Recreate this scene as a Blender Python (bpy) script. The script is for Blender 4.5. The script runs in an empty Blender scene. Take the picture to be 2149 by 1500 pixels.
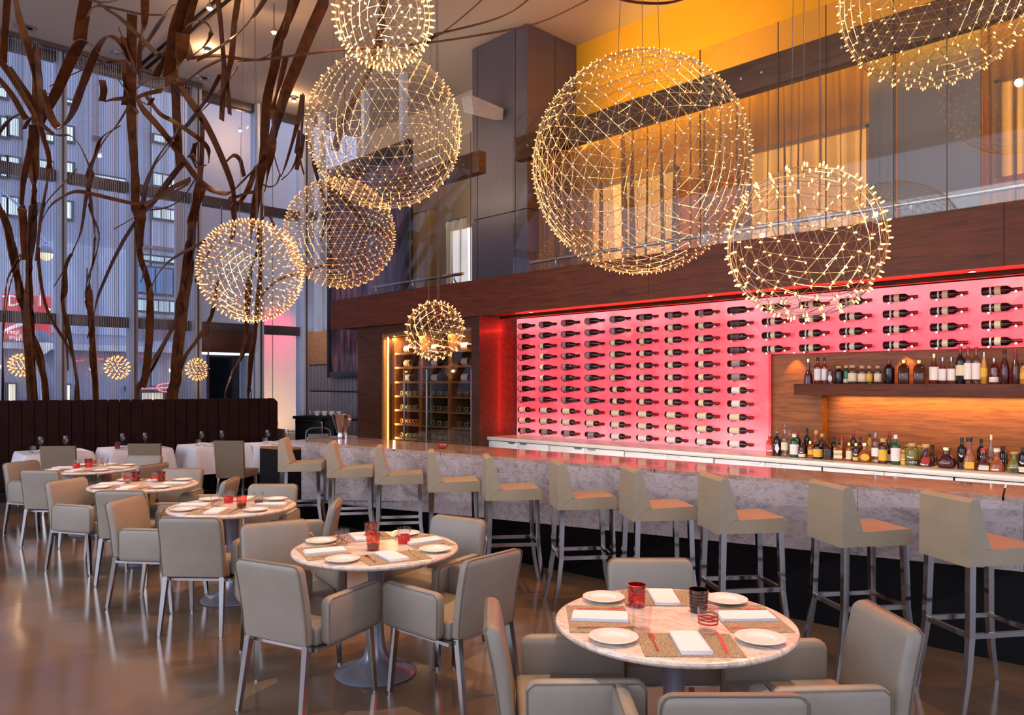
import bpy, bmesh, math, random
from mathutils import Vector, Matrix
random.seed(7)
PI = math.pi
R = math.radians
SC = bpy.context.scene
COL = SC.collection

# ---------------------------------------------------------------- camera, world, large lights, exposure
# room frame: +X runs along the bar wall to the right, +Y into the bar wall, window wall at X = -14.4
YAW = math.atan2(.716, .698)
S_, C_ = math.sin(YAW), math.cos(YAW)
E, F, CX, CY = 1.70, 1600.0, 1074.5, 803.0
cam = bpy.data.cameras.new('camera'); cam.sensor_width = 36; cam.lens = 36*F/2149
cam.shift_y = (CY-750)/2149; cam.clip_end = 300
co = bpy.data.objects.new('camera', cam); COL.objects.link(co)
co.location = (0, 0, E); co.rotation_euler = (PI/2, 0, YAW); SC.camera = co
SC.view_settings.view_transform = 'Standard'; SC.view_settings.look = 'None'
SC.view_settings.exposure = 0.0; SC.view_settings.gamma = 1.0; SC.view_settings.use_curve_mapping = False
cy = SC.cycles
cy.max_bounces = 7; cy.diffuse_bounces = 3; cy.glossy_bounces = 3; cy.transmission_bounces = 5; cy.transparent_max_bounces = 14
cy.caustics_reflective = False; cy.caustics_refractive = False; cy.sample_clamp_indirect = 3.0; cy.use_denoising = True

def P(xc, yc, z=0.0):            # metres right of / ahead of the camera -> room
    return Vector((C_*xc - S_*yc, S_*xc + C_*yc, z))
def at(px, py, D):
    return P((px-CX)/F*D, D, E-(py-CY)/F*D)
def onY(px, py, Y):
    r = (px-CX)/F; return at(px, py, Y/(S_*r+C_))
def onX(px, py, X):
    r = (px-CX)/F; return at(px, py, X/(C_*r-S_))
def onZ(px, py, z):
    return at(px, py, F*(E-z)/(py-CY))
def yaw_to(fx, fy):              # heading (camera axes) -> z rotation of a thing whose front is local +Y
    v = P(fx, fy); return math.atan2(-v.x, v.y)

w = bpy.data.worlds.new('world'); SC.world = w; w.use_nodes = True
wn = w.node_tree.nodes; wl = w.node_tree.links
bg = wn['Background']; bg.inputs[1].default_value = 1.65
tc = wn.new('ShaderNodeTexCoord'); sp = wn.new('ShaderNodeSeparateXYZ'); rp = wn.new('ShaderNodeValToRGB')
wl.new(tc.outputs['Generated'], sp.inputs[0]); wl.new(sp.outputs['Z'], rp.inputs[0]); wl.new(rp.outputs[0], bg.inputs[0])
rp.color_ramp.elements[0].color = (.62, .66, .84, 1); rp.color_ramp.elements[1].color = (.34, .45, .80, 1)

def lamp(name, kind, loc, power, col, aim=None, size=.1, sy=None, angle=None, blend=.4):
    l = bpy.data.lights.new(name, kind); l.energy = power; l.color = col
    if kind == 'AREA':
        l.size = size
        if sy: l.shape = 'RECTANGLE'; l.size_y = sy
    else: l.shadow_soft_size = size
    if kind == 'SPOT': l.spot_size = R(angle); l.spot_blend = blend
    o = bpy.data.objects.new(name, l); COL.objects.link(o); o.location = loc
    if aim is not None:
        d = Vector(aim)-Vector(loc); o.rotation_euler = d.to_track_quat('-Z', 'Y').to_euler()
    return o
# area fill added behind and left of the camera, standing in for unseen windows
lamp('daylight_fill_rear', 'AREA', P(-1.5, -4.5, 3.6), 130, (.95, .96, 1.0), P(-1.5, 6, 1.2), 9, 4.2)
lamp('daylight_fill_side', 'AREA', (-7.5, -5.5, 3.8), 340, (.84, .89, 1.0), (-8, 5, 1.5), 9, 4.4)
# added warm fill from the bar side onto chairs and tables, no fittings
for k, x in enumerate((-8.6, -6.6, -4.6, -2.4)): lamp('warm_fill_spot', 'SPOT', (x+.8, 5.6, 6.9), 600, (1,.43,.11), (x, 2.3, .6), .05, angle=62, blend=.9)
CEIL = 7.2

# ---------------------------------------------------------------- helpers
def lin(r, g, b):
    f = lambda c: c/12.92 if c <= .04045 else ((c+.055)/1.055)**2.4
    return (f(r/255), f(g/255), f(b/255))

class MB:
    def __init__(s): s.bm = bmesh.new()
    def box(s, x0, x1, y0, y1, z0, z1, bevel=0, seg=2, M=None):
        m = Matrix.Translation(((x0+x1)/2, (y0+y1)/2, (z0+z1)/2)) @ Matrix.Diagonal((abs(x1-x0), abs(y1-y0), abs(z1-z0), 1))
        vs = bmesh.ops.create_cube(s.bm, size=1, matrix=m)['verts']
        if bevel:
            es = list({e for v in vs for e in v.link_edges})
            r = bmesh.ops.bevel(s.bm, geom=es, offset=bevel, segments=seg, profile=.5, affect='EDGES')
            vs = list({v for f in r['faces'] for v in f.verts} | {v for v in vs if v.is_valid})
        if M is not None:
            bmesh.ops.transform(s.bm, matrix=M, verts=vs)
        return s
    def hexa(s, pts):             # 8 corners: bottom ring of 4, top ring of 4
        v = [s.bm.verts.new(p) for p in pts]
        for f in ((3,2,1,0), (4,5,6,7), (0,1,5,4), (1,2,6,5), (2,3,7,6), (3,0,4,7)): s.bm.faces.new([v[i] for i in f])
        return s
    def loft(s, rings, cap=True, closed=False):
        rs = [[s.bm.verts.new(p) for p in r] for r in rings]
        n = len(rs[0])
        pairs = list(zip(rs, rs[1:])) + ([(rs[-1], rs[0])] if closed else [])
        for a, b in pairs:
            for i in range(n):
                j = (i+1) % n
                s.bm.faces.new((a[i], a[j], b[j], b[i]))
        if cap and not closed:
            s.bm.faces.new(rs[0][::-1]); s.bm.faces.new(rs[-1])
        return s
    def lathe(s, prof, n=20, M=None, a0=0, a1=None):
        full = a1 is None
        rows = []
        for r, z in prof:
            if r < 1e-5: rows.append([s.bm.verts.new(M @ Vector((0,0,z)) if M else (0,0,z))]); continue
            row = []
            for i in range(n if full else n+1):
                a = (2*PI*i/n) if full else a0+(a1-a0)*i/n
                p = Vector((r*math.cos(a), r*math.sin(a), z)); row.append(s.bm.verts.new(M @ p if M else p))
            rows.append(row)
        for a, b in zip(rows, rows[1:]):
            m = n
            for i in range(m):
                j = (i+1) % n if full else i+1
                if len(a) == 1 and len(b) == 1: break
                if len(a) == 1: s.bm.faces.new((a[0], b[j], b[i]))
                elif len(b) == 1: s.bm.faces.new((a[i], a[j], b[0]))
                else: s.bm.faces.new((a[i], a[j], b[j], b[i]))
        return s
    def tube(s, pts, r, n=6, cap=True, closed=False):
        pts = [Vector(p) for p in pts]; rings = []
        N = len(pts)
        prev = None
        for k in range(N):
            a = pts[k-1] if (k > 0 or closed) else pts[k]
            b = pts[(k+1) % N] if (k < N-1 or closed) else pts[k]
            t = (b-a).normalized()
            if prev is None:
                u = t.orthogonal().normalized()
            else:
                u = (prev - t*prev.dot(t))
                u = u.normalized() if u.length > 1e-6 else t.orthogonal().normalized()
            prev = u; v = t.cross(u)
            rr = r[k] if isinstance(r, (list, tuple)) else r
            rings.append([pts[k]+u*(rr*math.cos(2*PI*i/n))+v*(rr*math.sin(2*PI*i/n)) for i in range(n)])
        return s.loft(rings, cap, closed)
    def bar(s, a, b, wx, wy=None, wx2=None, wy2=None):   # square bar, widths measured across
        a, b = Vector(a), Vector(b); wy = wy or wx; wx2 = wx2 or wx; wy2 = wy2 or (wx2 if wy == wx else wy)
        t = (b-a).normalized()
        u = Vector((0,0,1)).cross(t) if abs(t.z) < .9 else Vector((1,0,0)) - t*t.x
        u.normalize(); v = t.cross(u)
        q = lambda p, x, y: [p-u*x/2-v*y/2, p+u*x/2-v*y/2, p+u*x/2+v*y/2, p-u*x/2+v*y/2]
        return s.loft([q(a, wx, wy), q(b, wx2, wy2)])
    def prism(s, poly, y0, y1, axis='y'):
        if axis == 'y': f = lambda p, y: (p[0], y, p[1])
        elif axis == 'x': f = lambda p, y: (y, p[0], p[1])
        else: f = lambda p, y: (p[0], p[1], y)
        return s.loft([[f(p, y0) for p in poly], [f(p, y1) for p in poly]])
    def mesh(s, name, smooth=True, ang=38):
        bmesh.ops.recalc_face_normals(s.bm, faces=s.bm.faces)
        me = bpy.data.meshes.new(name); s.bm.to_mesh(me); s.bm.free()
        if smooth and len(me.polygons):
            me.polygons.foreach_set('use_smooth', [True]*len(me.polygons)); me.set_sharp_from_angle(angle=R(ang))
        return me

def obj(name, mb, mat, parent=None, loc=None, rz=None, smooth=True, ang=38):
    me = mb.mesh(name, smooth, ang) if isinstance(mb, MB) else mb
    if mat is not None and not len(me.materials): me.materials.append(mat)
    o = bpy.data.objects.new(name, me); COL.objects.link(o)
    if parent is not None: o.parent = parent
    if loc is not None: o.location = loc
    if rz is not None: o.rotation_euler = (0, 0, rz)
    return o
def tag(o, label, cat, group=None):
    o['label'] = label; o['category'] = cat
    if group: o['group'] = group
    return o
def thing(name, label, cat, loc=(0,0,0), rz=0, group=None, rot=None):
    o = bpy.data.objects.new(name, None); COL.objects.link(o)
    o.location = loc; o.rotation_euler = rot if rot else (0, 0, rz)
    return tag(o, label, cat, group)
def struct(o):
    o['kind'] = 'structure'; return o
def sroot(name, loc=(0,0,0)):
    o = bpy.data.objects.new(name, None); COL.objects.link(o); o.location = loc; return struct(o)
KIDS = {}
def kids(o):
    return [c for c in o.children]
def dup(root, loc, rz=0, label=None, group=None, rot=None):
    r = root.copy(); COL.objects.link(r); r.location = loc; r.rotation_euler = rot if rot else (0, 0, rz)
    if label: r['label'] = label
    if group: r['group'] = group
    for ch in kids(root):
        c = ch.copy(); COL.objects.link(c); c.parent = r
        for g in kids(ch):
            d = g.copy(); COL.objects.link(d); d.parent = c
    return r
def rrect(hx, hy, r, cx=0, cy=0, n=3):
    pts = []
    r = min(r, hx*.98, hy*.98)
    for qx, qy, a in ((1,1,0), (-1,1,90), (-1,-1,180), (1,-1,270)):
        for i in range(n+1):
            t = R(a+90*i/n); pts.append((cx+qx*(hx-r)+r*math.cos(t), cy+qy*(hy-r)+r*math.sin(t)))
    return pts
def ordinal(n):
    return ['first','second','third','fourth','fifth','sixth','seventh','eighth','ninth','tenth','eleventh','twelfth'][n-1] if n <= 12 else f'{n}th' if n not in (21,22,23,31,32,33,41,42,43) else f'{n}'+{1:'st',2:'nd',3:'rd'}[n%10]
def smooth_path(pts, k=5):
    pts = [Vector(p) for p in pts]; out = []
    for i in range(len(pts)-1):
        p0 = pts[max(i-1,0)]; p1 = pts[i]; p2 = pts[i+1]; p3 = pts[min(i+2,len(pts)-1)]
        for j in range(k):
            t = j/k
            out.append(.5*((2*p1)+(p2-p0)*t+(2*p0-5*p1+4*p2-p3)*t*t+(3*p1-p0-3*p2+p3)*t**3))
    out.append(pts[-1]); return out

# ---------------------------------------------------------------- materials
def new_mat(name):
    m = bpy.data.materials.new(name); m.use_nodes = True
    return m, m.node_tree.nodes, m.node_tree.links, m.node_tree.nodes['Principled BSDF']
def mat(name, col, rough=.5, metal=0, var=.12, scale=12, bump=0, bscale=None, stretch=(1,1,1), spec=.5, coat=0, rvar=0, sheen=0):
    m, N, L, b = new_mat(name)
    t = N.new('ShaderNodeTexCoord'); mp = N.new('ShaderNodeMapping'); mp.inputs['Scale'].default_value = stretch
    L.new(t.outputs['Object'], mp.inputs[0])
    n = N.new('ShaderNodeTexNoise'); n.inputs['Scale'].default_value = scale; n.inputs['Detail'].default_value = 5
    L.new(mp.outputs[0], n.inputs['Vector'])
    r = N.new('ShaderNodeValToRGB')
    r.color_ramp.elements[0].position = .3; r.color_ramp.elements[1].position = .7
    r.color_ramp.elements[0].color = (*[c*(1-var) for c in col], 1); r.color_ramp.elements[1].color = (*[min(1, c*(1+var)) for c in col], 1)
    L.new(n.outputs['Fac'], r.inputs[0]); L.new(r.outputs[0], b.inputs['Base Color'])
    b.inputs['Roughness'].default_value = rough; b.inputs['Metallic'].default_value = metal
    b.inputs['Specular IOR Level'].default_value = spec; b.inputs['Coat Weight'].default_value = coat
    if rvar:
        mr = N.new('ShaderNodeMapRange'); mr.inputs['To Min'].default_value = max(0, rough-rvar); mr.inputs['To Max'].default_value = rough+rvar
        L.new(n.outputs['Fac'], mr.inputs[0]); L.new(mr.outputs[0], b.inputs['Roughness'])
    if bump:
        n2 = N.new('ShaderNodeTexNoise'); n2.inputs['Scale'].default_value = bscale or scale*6; n2.inputs['Detail'].default_value = 3
        L.new(mp.outputs[0], n2.inputs['Vector'])
        bp = N.new('ShaderNodeBump'); bp.inputs['Strength'].default_value = bump; bp.inputs['Distance'].default_value = .01
        L.new(n2.outputs['Fac'], bp.inputs['Height']); L.new(bp.outputs[0], b.inputs['Normal'])
    return m
def wood(name, dark, light, rough=.4, axis=(1,10,10), scale=3.0, coat=0):
    m, N, L, b = new_mat(name)
    t = N.new('ShaderNodeTexCoord'); mp = N.new('ShaderNodeMapping'); mp.inputs['Scale'].default_value = axis
    L.new(t.outputs['Object'], mp.inputs[0])
    n = N.new('ShaderNodeTexNoise'); n.inputs['Scale'].default_value = scale; n.inputs['Detail'].default_value = 8; n.inputs['Roughness'].default_value = .62
    n.inputs['Distortion'].default_value = .8
    L.new(mp.outputs[0], n.inputs['Vector'])
    r = N.new('ShaderNodeValToRGB'); e = r.color_ramp.elements
    e[0].position = .28; e[0].color = (*dark, 1); e[1].position = .72; e[1].color = (*light, 1)
    L.new(n.outputs['Fac'], r.inputs[0]); L.new(r.outputs[0], b.inputs['Base Color'])
    b.inputs['Roughness'].default_value = rough; b.inputs['Specular IOR Level'].default_value = .3; b.inputs['Coat Weight'].default_value = coat; b.inputs['Coat Roughness'].default_value = .15
    bp = N.new('ShaderNodeBump'); bp.inputs['Strength'].default_value = .12; bp.inputs['Distance'].default_value = .004
    L.new(n.outputs['Fac'], bp.inputs['Height']); L.new(bp.outputs[0], b.inputs['Normal'])
    return m
def marble(name, base, vein, rough=.2, scale=2.2):
    m, N, L, b = new_mat(name)
    t = N.new('ShaderNodeTexCoord'); mp = N.new('ShaderNodeMapping'); mp.inputs['Rotation'].default_value = (.5, .6, .4); mp.inputs['Scale'].default_value = (1, 2.2, 1.6)
    L.new(t.outputs['Object'], mp.inputs[0])
    n = N.new('ShaderNodeTexNoise'); n.inputs['Scale'].default_value = scale; n.inputs['Detail'].default_value = 9; n.inputs['Roughness'].default_value = .7; n.inputs['Distortion'].default_value = 1.6
    L.new(mp.outputs[0], n.inputs['Vector'])
    r = N.new('ShaderNodeValToRGB'); e = r.color_ramp.elements
    e[0].position = .33; e[0].color = (*vein, 1); e[1].position = .58; e[1].color = (*base, 1)
    e2 = e.new(.46); e2.color = (*[(a*2+b_)/3 for a, b_ in zip(base, vein)], 1)
    n2 = N.new('ShaderNodeTexNoise'); n2.inputs['Scale'].default_value = scale*7; n2.inputs['Detail'].default_value = 6; n2.inputs['Distortion'].default_value = 2.5
    L.new(mp.outputs[0], n2.inputs['Vector'])
    r2 = N.new('ShaderNodeValToRGB'); r2.color_ramp.elements[0].position = .36; r2.color_ramp.elements[0].color = (.45,.42,.42,1); r2.color_ramp.elements[1].position = .5; r2.color_ramp.elements[1].color = (1,1,1,1)
    L.new(n2.outputs['Fac'], r2.inputs[0])
    mx = N.new('ShaderNodeMix'); mx.data_type = 'RGBA'; mx.blend_type = 'MULTIPLY'; mx.inputs[0].default_value = .5
    L.new(n.outputs['Fac'], r.inputs[0]); L.new(r.outputs[0], mx.inputs[6]); L.new(r2.outputs[0], mx.inputs[7]); L.new(mx.outputs[2], b.inputs['Base Color'])
    b.inputs['Roughness'].default_value = rough
    return m
def glow(name, col, strength, base=(.8,.8,.8), sampled=True, var=0, scale=8):
    m, N, L, b = new_mat(name)
    b.inputs['Base Color'].default_value = (*base, 1); b.inputs['Emission Strength'].default_value = strength
    b.inputs['Emission Color'].default_value = (*col, 1)
    if var:
        t = N.new('ShaderNodeTexCoord'); n = N.new('ShaderNodeTexNoise'); n.inputs['Scale'].default_value = scale; L.new(t.outputs['Object'], n.inputs['Vector'])
        r = N.new('ShaderNodeValToRGB'); r.color_ramp.elements[0].color = (*[c*(1-var) for c in col], 1); r.color_ramp.elements[1].color = (*[c*(1+var) for c in col], 1)
        r.color_ramp.elements[0].position = .3; r.color_ramp.elements[1].position = .7
        L.new(n.outputs['Fac'], r.inputs[0]); L.new(r.outputs[0], b.inputs['Emission Color'])
    if not sampled: m.cycles.emission_sampling = 'NONE'
    return m
def thin_glass(name, tint=(1,1,1), refl=.08, rough=.02, fres=True):
    m, N, L, b = new_mat(name); out = N['Material Output']; N.remove(b)
    tr = N.new('ShaderNodeBsdfTransparent'); tr.inputs[0].default_value = (*tint, 1)
    gl = N.new('ShaderNodeBsdfGlossy'); gl.inputs['Roughness'].default_value = rough
    mx = N.new('ShaderNodeMixShader')
    if fres:
        lw = N.new('ShaderNodeLayerWeight'); lw.inputs[0].default_value = .5
        mr = N.new('ShaderNodeMapRange'); mr.inputs['From Min'].default_value = 0; mr.inputs['From Max'].default_value = 1
        pw = N.new('ShaderNodeMath'); pw.operation = 'POWER'; pw.inputs[1].default_value = 4
        L.new(lw.outputs['Facing'], pw.inputs[0]); L.new(pw.outputs[0], mr.inputs[0])
        mr.inputs['To Min'].default_value = refl; mr.inputs['To Max'].default_value = .85
        L.new(mr.outputs[0], mx.inputs[0])
    else: mx.inputs[0].default_value = refl
    L.new(tr.outputs[0], mx.inputs[1]); L.new(gl.outputs[0], mx.inputs[2]); L.new(mx.outputs[0], out.inputs[0])
    return m
def sheer(name, col, alpha, scale=60, trans=.3):      # cloth that lets part of the light straight through
    m, N, L, b = new_mat(name); out = N['Material Output']; N.remove(b)
    df = N.new('ShaderNodeBsdfDiffuse'); tl = N.new('ShaderNodeBsdfTranslucent'); tr = N.new('ShaderNodeBsdfTransparent')
    t = N.new('ShaderNodeTexCoord'); n = N.new('ShaderNodeTexNoise'); n.inputs['Scale'].default_value = scale; n.inputs['Detail'].default_value = 4
    L.new(t.outputs['Object'], n.inputs['Vector'])
    r = N.new('ShaderNodeValToRGB'); r.color_ramp.elements[0].color = (*[c*.8 for c in col], 1); r.color_ramp.elements[1].color = (*col, 1)
    L.new(n.outputs['Fac'], r.inputs[0]); L.new(r.outputs[0], df.inputs[0]); L.new(r.outputs[0], tl.inputs[0])
    m1 = N.new('ShaderNodeMixShader'); m1.inputs[0].default_value = trans; L.new(df.outputs[0], m1.inputs[1]); L.new(tl.outputs[0], m1.inputs[2])
    m2 = N.new('ShaderNodeMixShader'); lw = N.new('ShaderNodeLayerWeight'); lw.inputs[0].default_value = .5; mr = N.new('ShaderNodeMapRange'); mr.inputs['From Max'].default_value = .75; mr.inputs['To Min'].default_value = 1-alpha*.75; mr.inputs['To Max'].default_value = .03; L.new(lw.outputs['Facing'], mr.inputs[0]); L.new(mr.outputs[0], m2.inputs[0]); L.new(m1.outputs[0], m2.inputs[1]); L.new(tr.outputs[0], m2.inputs[2])
    L.new(m2.outputs[0], out.inputs[0]); return m
M = {}
M['leather'] = mat('taupe_leather', lin(154,145,132), .42, var=.06, scale=6, bump=.15, bscale=420)
M['leather_stool'] = mat('cream_leather', lin(168,154,128), .42, var=.06, scale=7, bump=.15, bscale=420)
M['piping'] = mat('taupe_piping', lin(118,106,88), .5)
M['steel'] = mat('polished_steel', (.40,.375,.36), .12, 1, var=.04, scale=4)
M['brushed'] = mat('brushed_steel', (.55,.54,.55), .3, 1, var=.06, scale=9)
M['pedestal'] = mat('silver_paint', lin(150,152,168), .3, .5, var=.05, scale=5, coat=.3)
M['marble_top'] = marble('pale_marble', lin(236,222,208), lin(178,158,142), .22, 6)
M['marble_bar'] = marble('grey_quartzite', lin(202,192,192), lin(152,142,144), .22, 1.6)
M['bar_top'] = marble('polished_quartzite', lin(196,172,158), lin(130,108,98), .07, 2.6)
M['black'] = mat('black_plinth', lin(9,8,12), .6, var=.1, spec=.2)
M['black_gloss'] = mat('black_gloss', lin(10,10,16), .3, var=.1, spec=.3)
M['walnut'] = wood('walnut_header', lin(62,24,8), lin(114,52,18), .45, (1.2,14,14), 2.4, 0)
M['walnut_v'] = wood('walnut_panel', lin(46,22,12), lin(92,46,22), .42, (1.2,14,14), 2.4, .15)
M['alcove'] = wood('alcove_veneer', lin(96,52,18), lin(164,98,38), .45, (1.4,12,16), 2.0, .1)
M['oak'] = wood('oak_strip', lin(176,112,72), lin(236,178,128), .45, (2,16,22), 3.0)
M['beamwood'] = wood('beam_oak', lin(74,48,28), lin(126,84,50), .5, (1.2,12,12), 2.4)
M['rib'] = wood('steamed_wood', lin(52,27,15), lin(116,66,34), .42, (3,3,3), 2.2)
M['shelfwood'] = wood('cellar_shelf_wood', lin(120,78,42), lin(176,124,70), .45, (2,14,14), 3)
M['white_lacquer'] = mat('white_lacquer', lin(242,234,228), .3, var=.03, scale=3)
M['white_stone'] = mat('white_stone', lin(232,222,210), .18, var=.05, scale=5)
M['cloth'] = mat('white_linen', lin(232,228,232), .85, var=.03, scale=30, bump=.15, bscale=300)
M['china'] = mat('white_china', lin(236,228,220), .12, var=.02)
M['mat_woven'] = mat('woven_mat', lin(160,140,112), .8, var=.45, scale=240, stretch=(1,.25,1), bump=.5, bscale=260)
M['banquette'] = mat('brown_velvet', lin(38,15,11), .85, spec=.15, var=.25, scale=5, bump=.2, bscale=200)
M['floor'] = mat('polished_concrete', lin(122,99,78), .13, var=.26, scale=1.1, rvar=.06, spec=.6)
M['ceiling'] = mat('ceiling_paint', lin(196,180,172), .8, var=.03, scale=.6)
M['wall'] = mat('warm_plaster', lin(206,186,160), .8, var=.03, scale=1)
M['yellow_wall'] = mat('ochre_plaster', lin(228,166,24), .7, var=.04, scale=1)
M['column'] = mat('grey_metal_panel', lin(96,88,98), .45, .2, var=.06, scale=2, stretch=(6,6,.4))
M['column_dark'] = mat('column_core', lin(34,32,34), .6)
M['grey_panel'] = mat('grey_wall_panel', lin(136,126,118), .5, var=.05, scale=1.5)
M['pad'] = mat('grey_upholstery', lin(128,120,128), .75, var=.12, scale=18, bump=.2, bscale=160)
M['alu'] = mat('aluminium', lin(206,214,234), .45, .15, var=.04, scale=3)
M['alu_dark'] = mat('dark_aluminium', lin(92,84,86), .4, .5, var=.05)
M['bronze'] = mat('brown_bronze', lin(92,58,50), .35, .3, var=.1, scale=5)
M['glass'] = thin_glass('window_glass', (.94,.97,1), .05)
M['guard'] = thin_glass('balustrade_glass', (.93,.93,.92), .06)
M['tumbler'] = thin_glass('clear_glass', (.97,.96,.95), .045)
M['cellar_glass'] = thin_glass('cellar_glass', (.8,.78,.76), .05)
M['chain'] = mat('metal_chain_drape', lin(150,150,162), .45, .2, var=.15, scale=20)
M['wire'] = mat('lamp_wire', (.52,.40,.24), .34, .9, var=.05)
M['bulb'] = glow('led_bulb', (1,.35,.062), 2.7, sampled=False)
M['bulb_big'] = glow('led_bulb_bright', (1,.39,.08), 3.4, sampled=False)
M['lamp_on'] = glow('downlight_lens', (1,.72,.42), 14, sampled=False)
M['led'] = glow('amber_led_strip', (1,.58,.14), 3.2)
M['curtain'] = sheer('cream_sheer', lin(176,142,104), .52, 40)
M['curtain_white'] = sheer('white_sheer', lin(235,226,220), .6, 40)
M['lit_yellow'] = glow('lit_yellow_window', (1,.38,.025), 1.35, var=.12, scale=2)
M['lit_white'] = glow('lit_white_window', (.95,.93,1.0), 1.3, var=.1, scale=2)
M['napkin'] = M['cloth']
M['silver'] = mat('cutlery_steel', (.74,.68,.62), .16, 1, var=.05)
M['paper'] = mat('cream_paper', lin(230,214,178), .7, var=.06, scale=60)
M['paper_grey'] = mat('grey_paper', lin(150,130,132), .7, var=.08, scale=60)
M['paper_white'] = mat('white_paper', lin(236,226,220), .7, var=.05, scale=60)
M['paper_yellow'] = mat('yellow_paper', lin(230,178,60), .7, var=.06, scale=60)
M['paper_red'] = mat('red_paper', lin(170,24,26), .6, var=.06, scale=60)
M['bottle_dark'] = mat('dark_wine_glass', lin(38,10,12), .1, var=.1, spec=.6)
M['foil_red'] = mat('red_foil', lin(150,20,24), .35, .3)
M['foil_dark'] = mat('dark_foil', lin(60,14,18), .35, .3)
M['cork'] = mat('cork', lin(206,164,112), .8, var=.15, scale=80)
M['gold'] = mat('gold_cap', (.85,.58,.2), .25, 1)
M['black_cap'] = mat('black_cap', lin(20,18,20), .4)
M['red_cap'] = mat('red_cap', lin(170,20,20), .35)
# ---------------------------------------------------------------- room shell
def sbox(name, x0, x1, y0, y1, z0, z1, m, parent=None, bevel=0):
    o = obj(name, MB().box(x0, x1, y0, y1, z0, z1, bevel), m, parent, smooth=bool(bevel))
    if parent is None: struct(o)
    return o
WX = -14.4                      # window wall
sbox('floor', -14.4, 8, -9, 9.6, -.12, 0, M['floor'])
sbox('ceiling', -14.7, 8, -5.5, 10.2, CEIL, CEIL+.25, M['ceiling'])
# onyx: translucent stone with red light behind it
m, N, L, b = new_mat('backlit_onyx')
t = N.new('ShaderNodeTexCoord'); n1 = N.new('ShaderNodeTexNoise'); n1.inputs['Scale'].default_value = 1.3; n1.inputs['Detail'].default_value = 7; n1.inputs['Distortion'].default_value = 1.2
L.new(t.outputs['Object'], n1.inputs['Vector'])
r1 = N.new('ShaderNodeValToRGB'); e = r1.color_ramp.elements
e[0].position = .3; e[0].color = (.86,.045,.07,1); e[1].position = .72; e[1].color = (1.0,.17,.23,1)
e3 = e.new(.5); e3.color = (.93,.075,.11,1); e4 = e.new(.86); e4.color = (1.0,.5,.45,1)
n2 = N.new('ShaderNodeTexNoise'); n2.inputs['Scale'].default_value = .75; n2.inputs['Detail'].default_value = 6; n2.inputs['Distortion'].default_value = 2
L.new(t.outputs['Object'], n2.inputs['Vector'])
r2 = N.new('ShaderNodeValToRGB'); r2.color_ramp.elements[0].position = .60; r2.color_ramp.elements[1].position = .74
r2.color_ramp.elements[0].color = (0,0,0,1); r2.color_ramp.elements[1].color = (.75,.75,.75,1)
mx = N.new('ShaderNodeMix'); mx.data_type = 'RGBA'; mx.inputs[7].default_value = (.98,.55,.33,1)
L.new(n1.outputs['Fac'], r1.inputs[0]); L.new(n2.outputs['Fac'], r2.inputs[0]); L.new(r2.outputs[0], mx.inputs[0]); L.new(r1.outputs[0], mx.inputs[6])
n3 = N.new('ShaderNodeTexNoise'); n3.inputs['Scale'].default_value = 3.2; n3.inputs['Detail'].default_value = 8; n3.inputs['Distortion'].default_value = 3
L.new(t.outputs['Object'], n3.inputs['Vector'])
r3 = N.new('ShaderNodeValToRGB'); e = r3.color_ramp.elements
e[0].position = .47; e[0].color = (1,1,1,1); e[1].position = .5; e[1].color = (.72,.55,.55,1); e5 = e.new(.53); e5.color = (1,1,1,1)
mu = N.new('ShaderNodeMix'); mu.data_type = 'RGBA'; mu.blend_type = 'MULTIPLY'; mu.inputs[0].default_value = .6
L.new(n3.outputs['Fac'], r3.inputs[0]); L.new(mx.outputs[2], mu.inputs[6]); L.new(r3.outputs[0], mu.inputs[7])
# paler glow painted into the emission by height, towards head and foot of slab
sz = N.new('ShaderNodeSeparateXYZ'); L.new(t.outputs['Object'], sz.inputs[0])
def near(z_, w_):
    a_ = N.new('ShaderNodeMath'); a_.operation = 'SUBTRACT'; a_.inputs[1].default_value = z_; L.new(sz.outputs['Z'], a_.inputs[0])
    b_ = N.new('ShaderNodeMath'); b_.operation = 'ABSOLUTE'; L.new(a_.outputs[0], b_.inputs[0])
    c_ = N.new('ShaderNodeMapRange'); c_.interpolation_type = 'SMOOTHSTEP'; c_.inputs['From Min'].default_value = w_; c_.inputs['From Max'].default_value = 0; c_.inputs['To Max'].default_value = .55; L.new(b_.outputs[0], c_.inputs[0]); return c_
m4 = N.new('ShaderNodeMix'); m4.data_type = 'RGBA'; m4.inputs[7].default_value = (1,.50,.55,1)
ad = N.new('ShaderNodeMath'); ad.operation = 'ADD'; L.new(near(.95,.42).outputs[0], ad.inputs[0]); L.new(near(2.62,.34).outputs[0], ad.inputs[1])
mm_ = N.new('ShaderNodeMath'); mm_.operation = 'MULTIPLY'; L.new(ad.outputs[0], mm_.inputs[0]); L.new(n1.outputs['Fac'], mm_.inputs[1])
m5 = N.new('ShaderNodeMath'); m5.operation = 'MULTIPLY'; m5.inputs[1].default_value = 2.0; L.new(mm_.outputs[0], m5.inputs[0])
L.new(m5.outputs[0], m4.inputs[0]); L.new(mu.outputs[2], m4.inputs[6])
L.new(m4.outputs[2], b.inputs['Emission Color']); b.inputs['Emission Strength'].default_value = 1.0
b.inputs['Base Color'].default_value = (.22,.05,.06,1); b.inputs['Roughness'].default_value = .3
M['onyx'] = m

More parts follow.
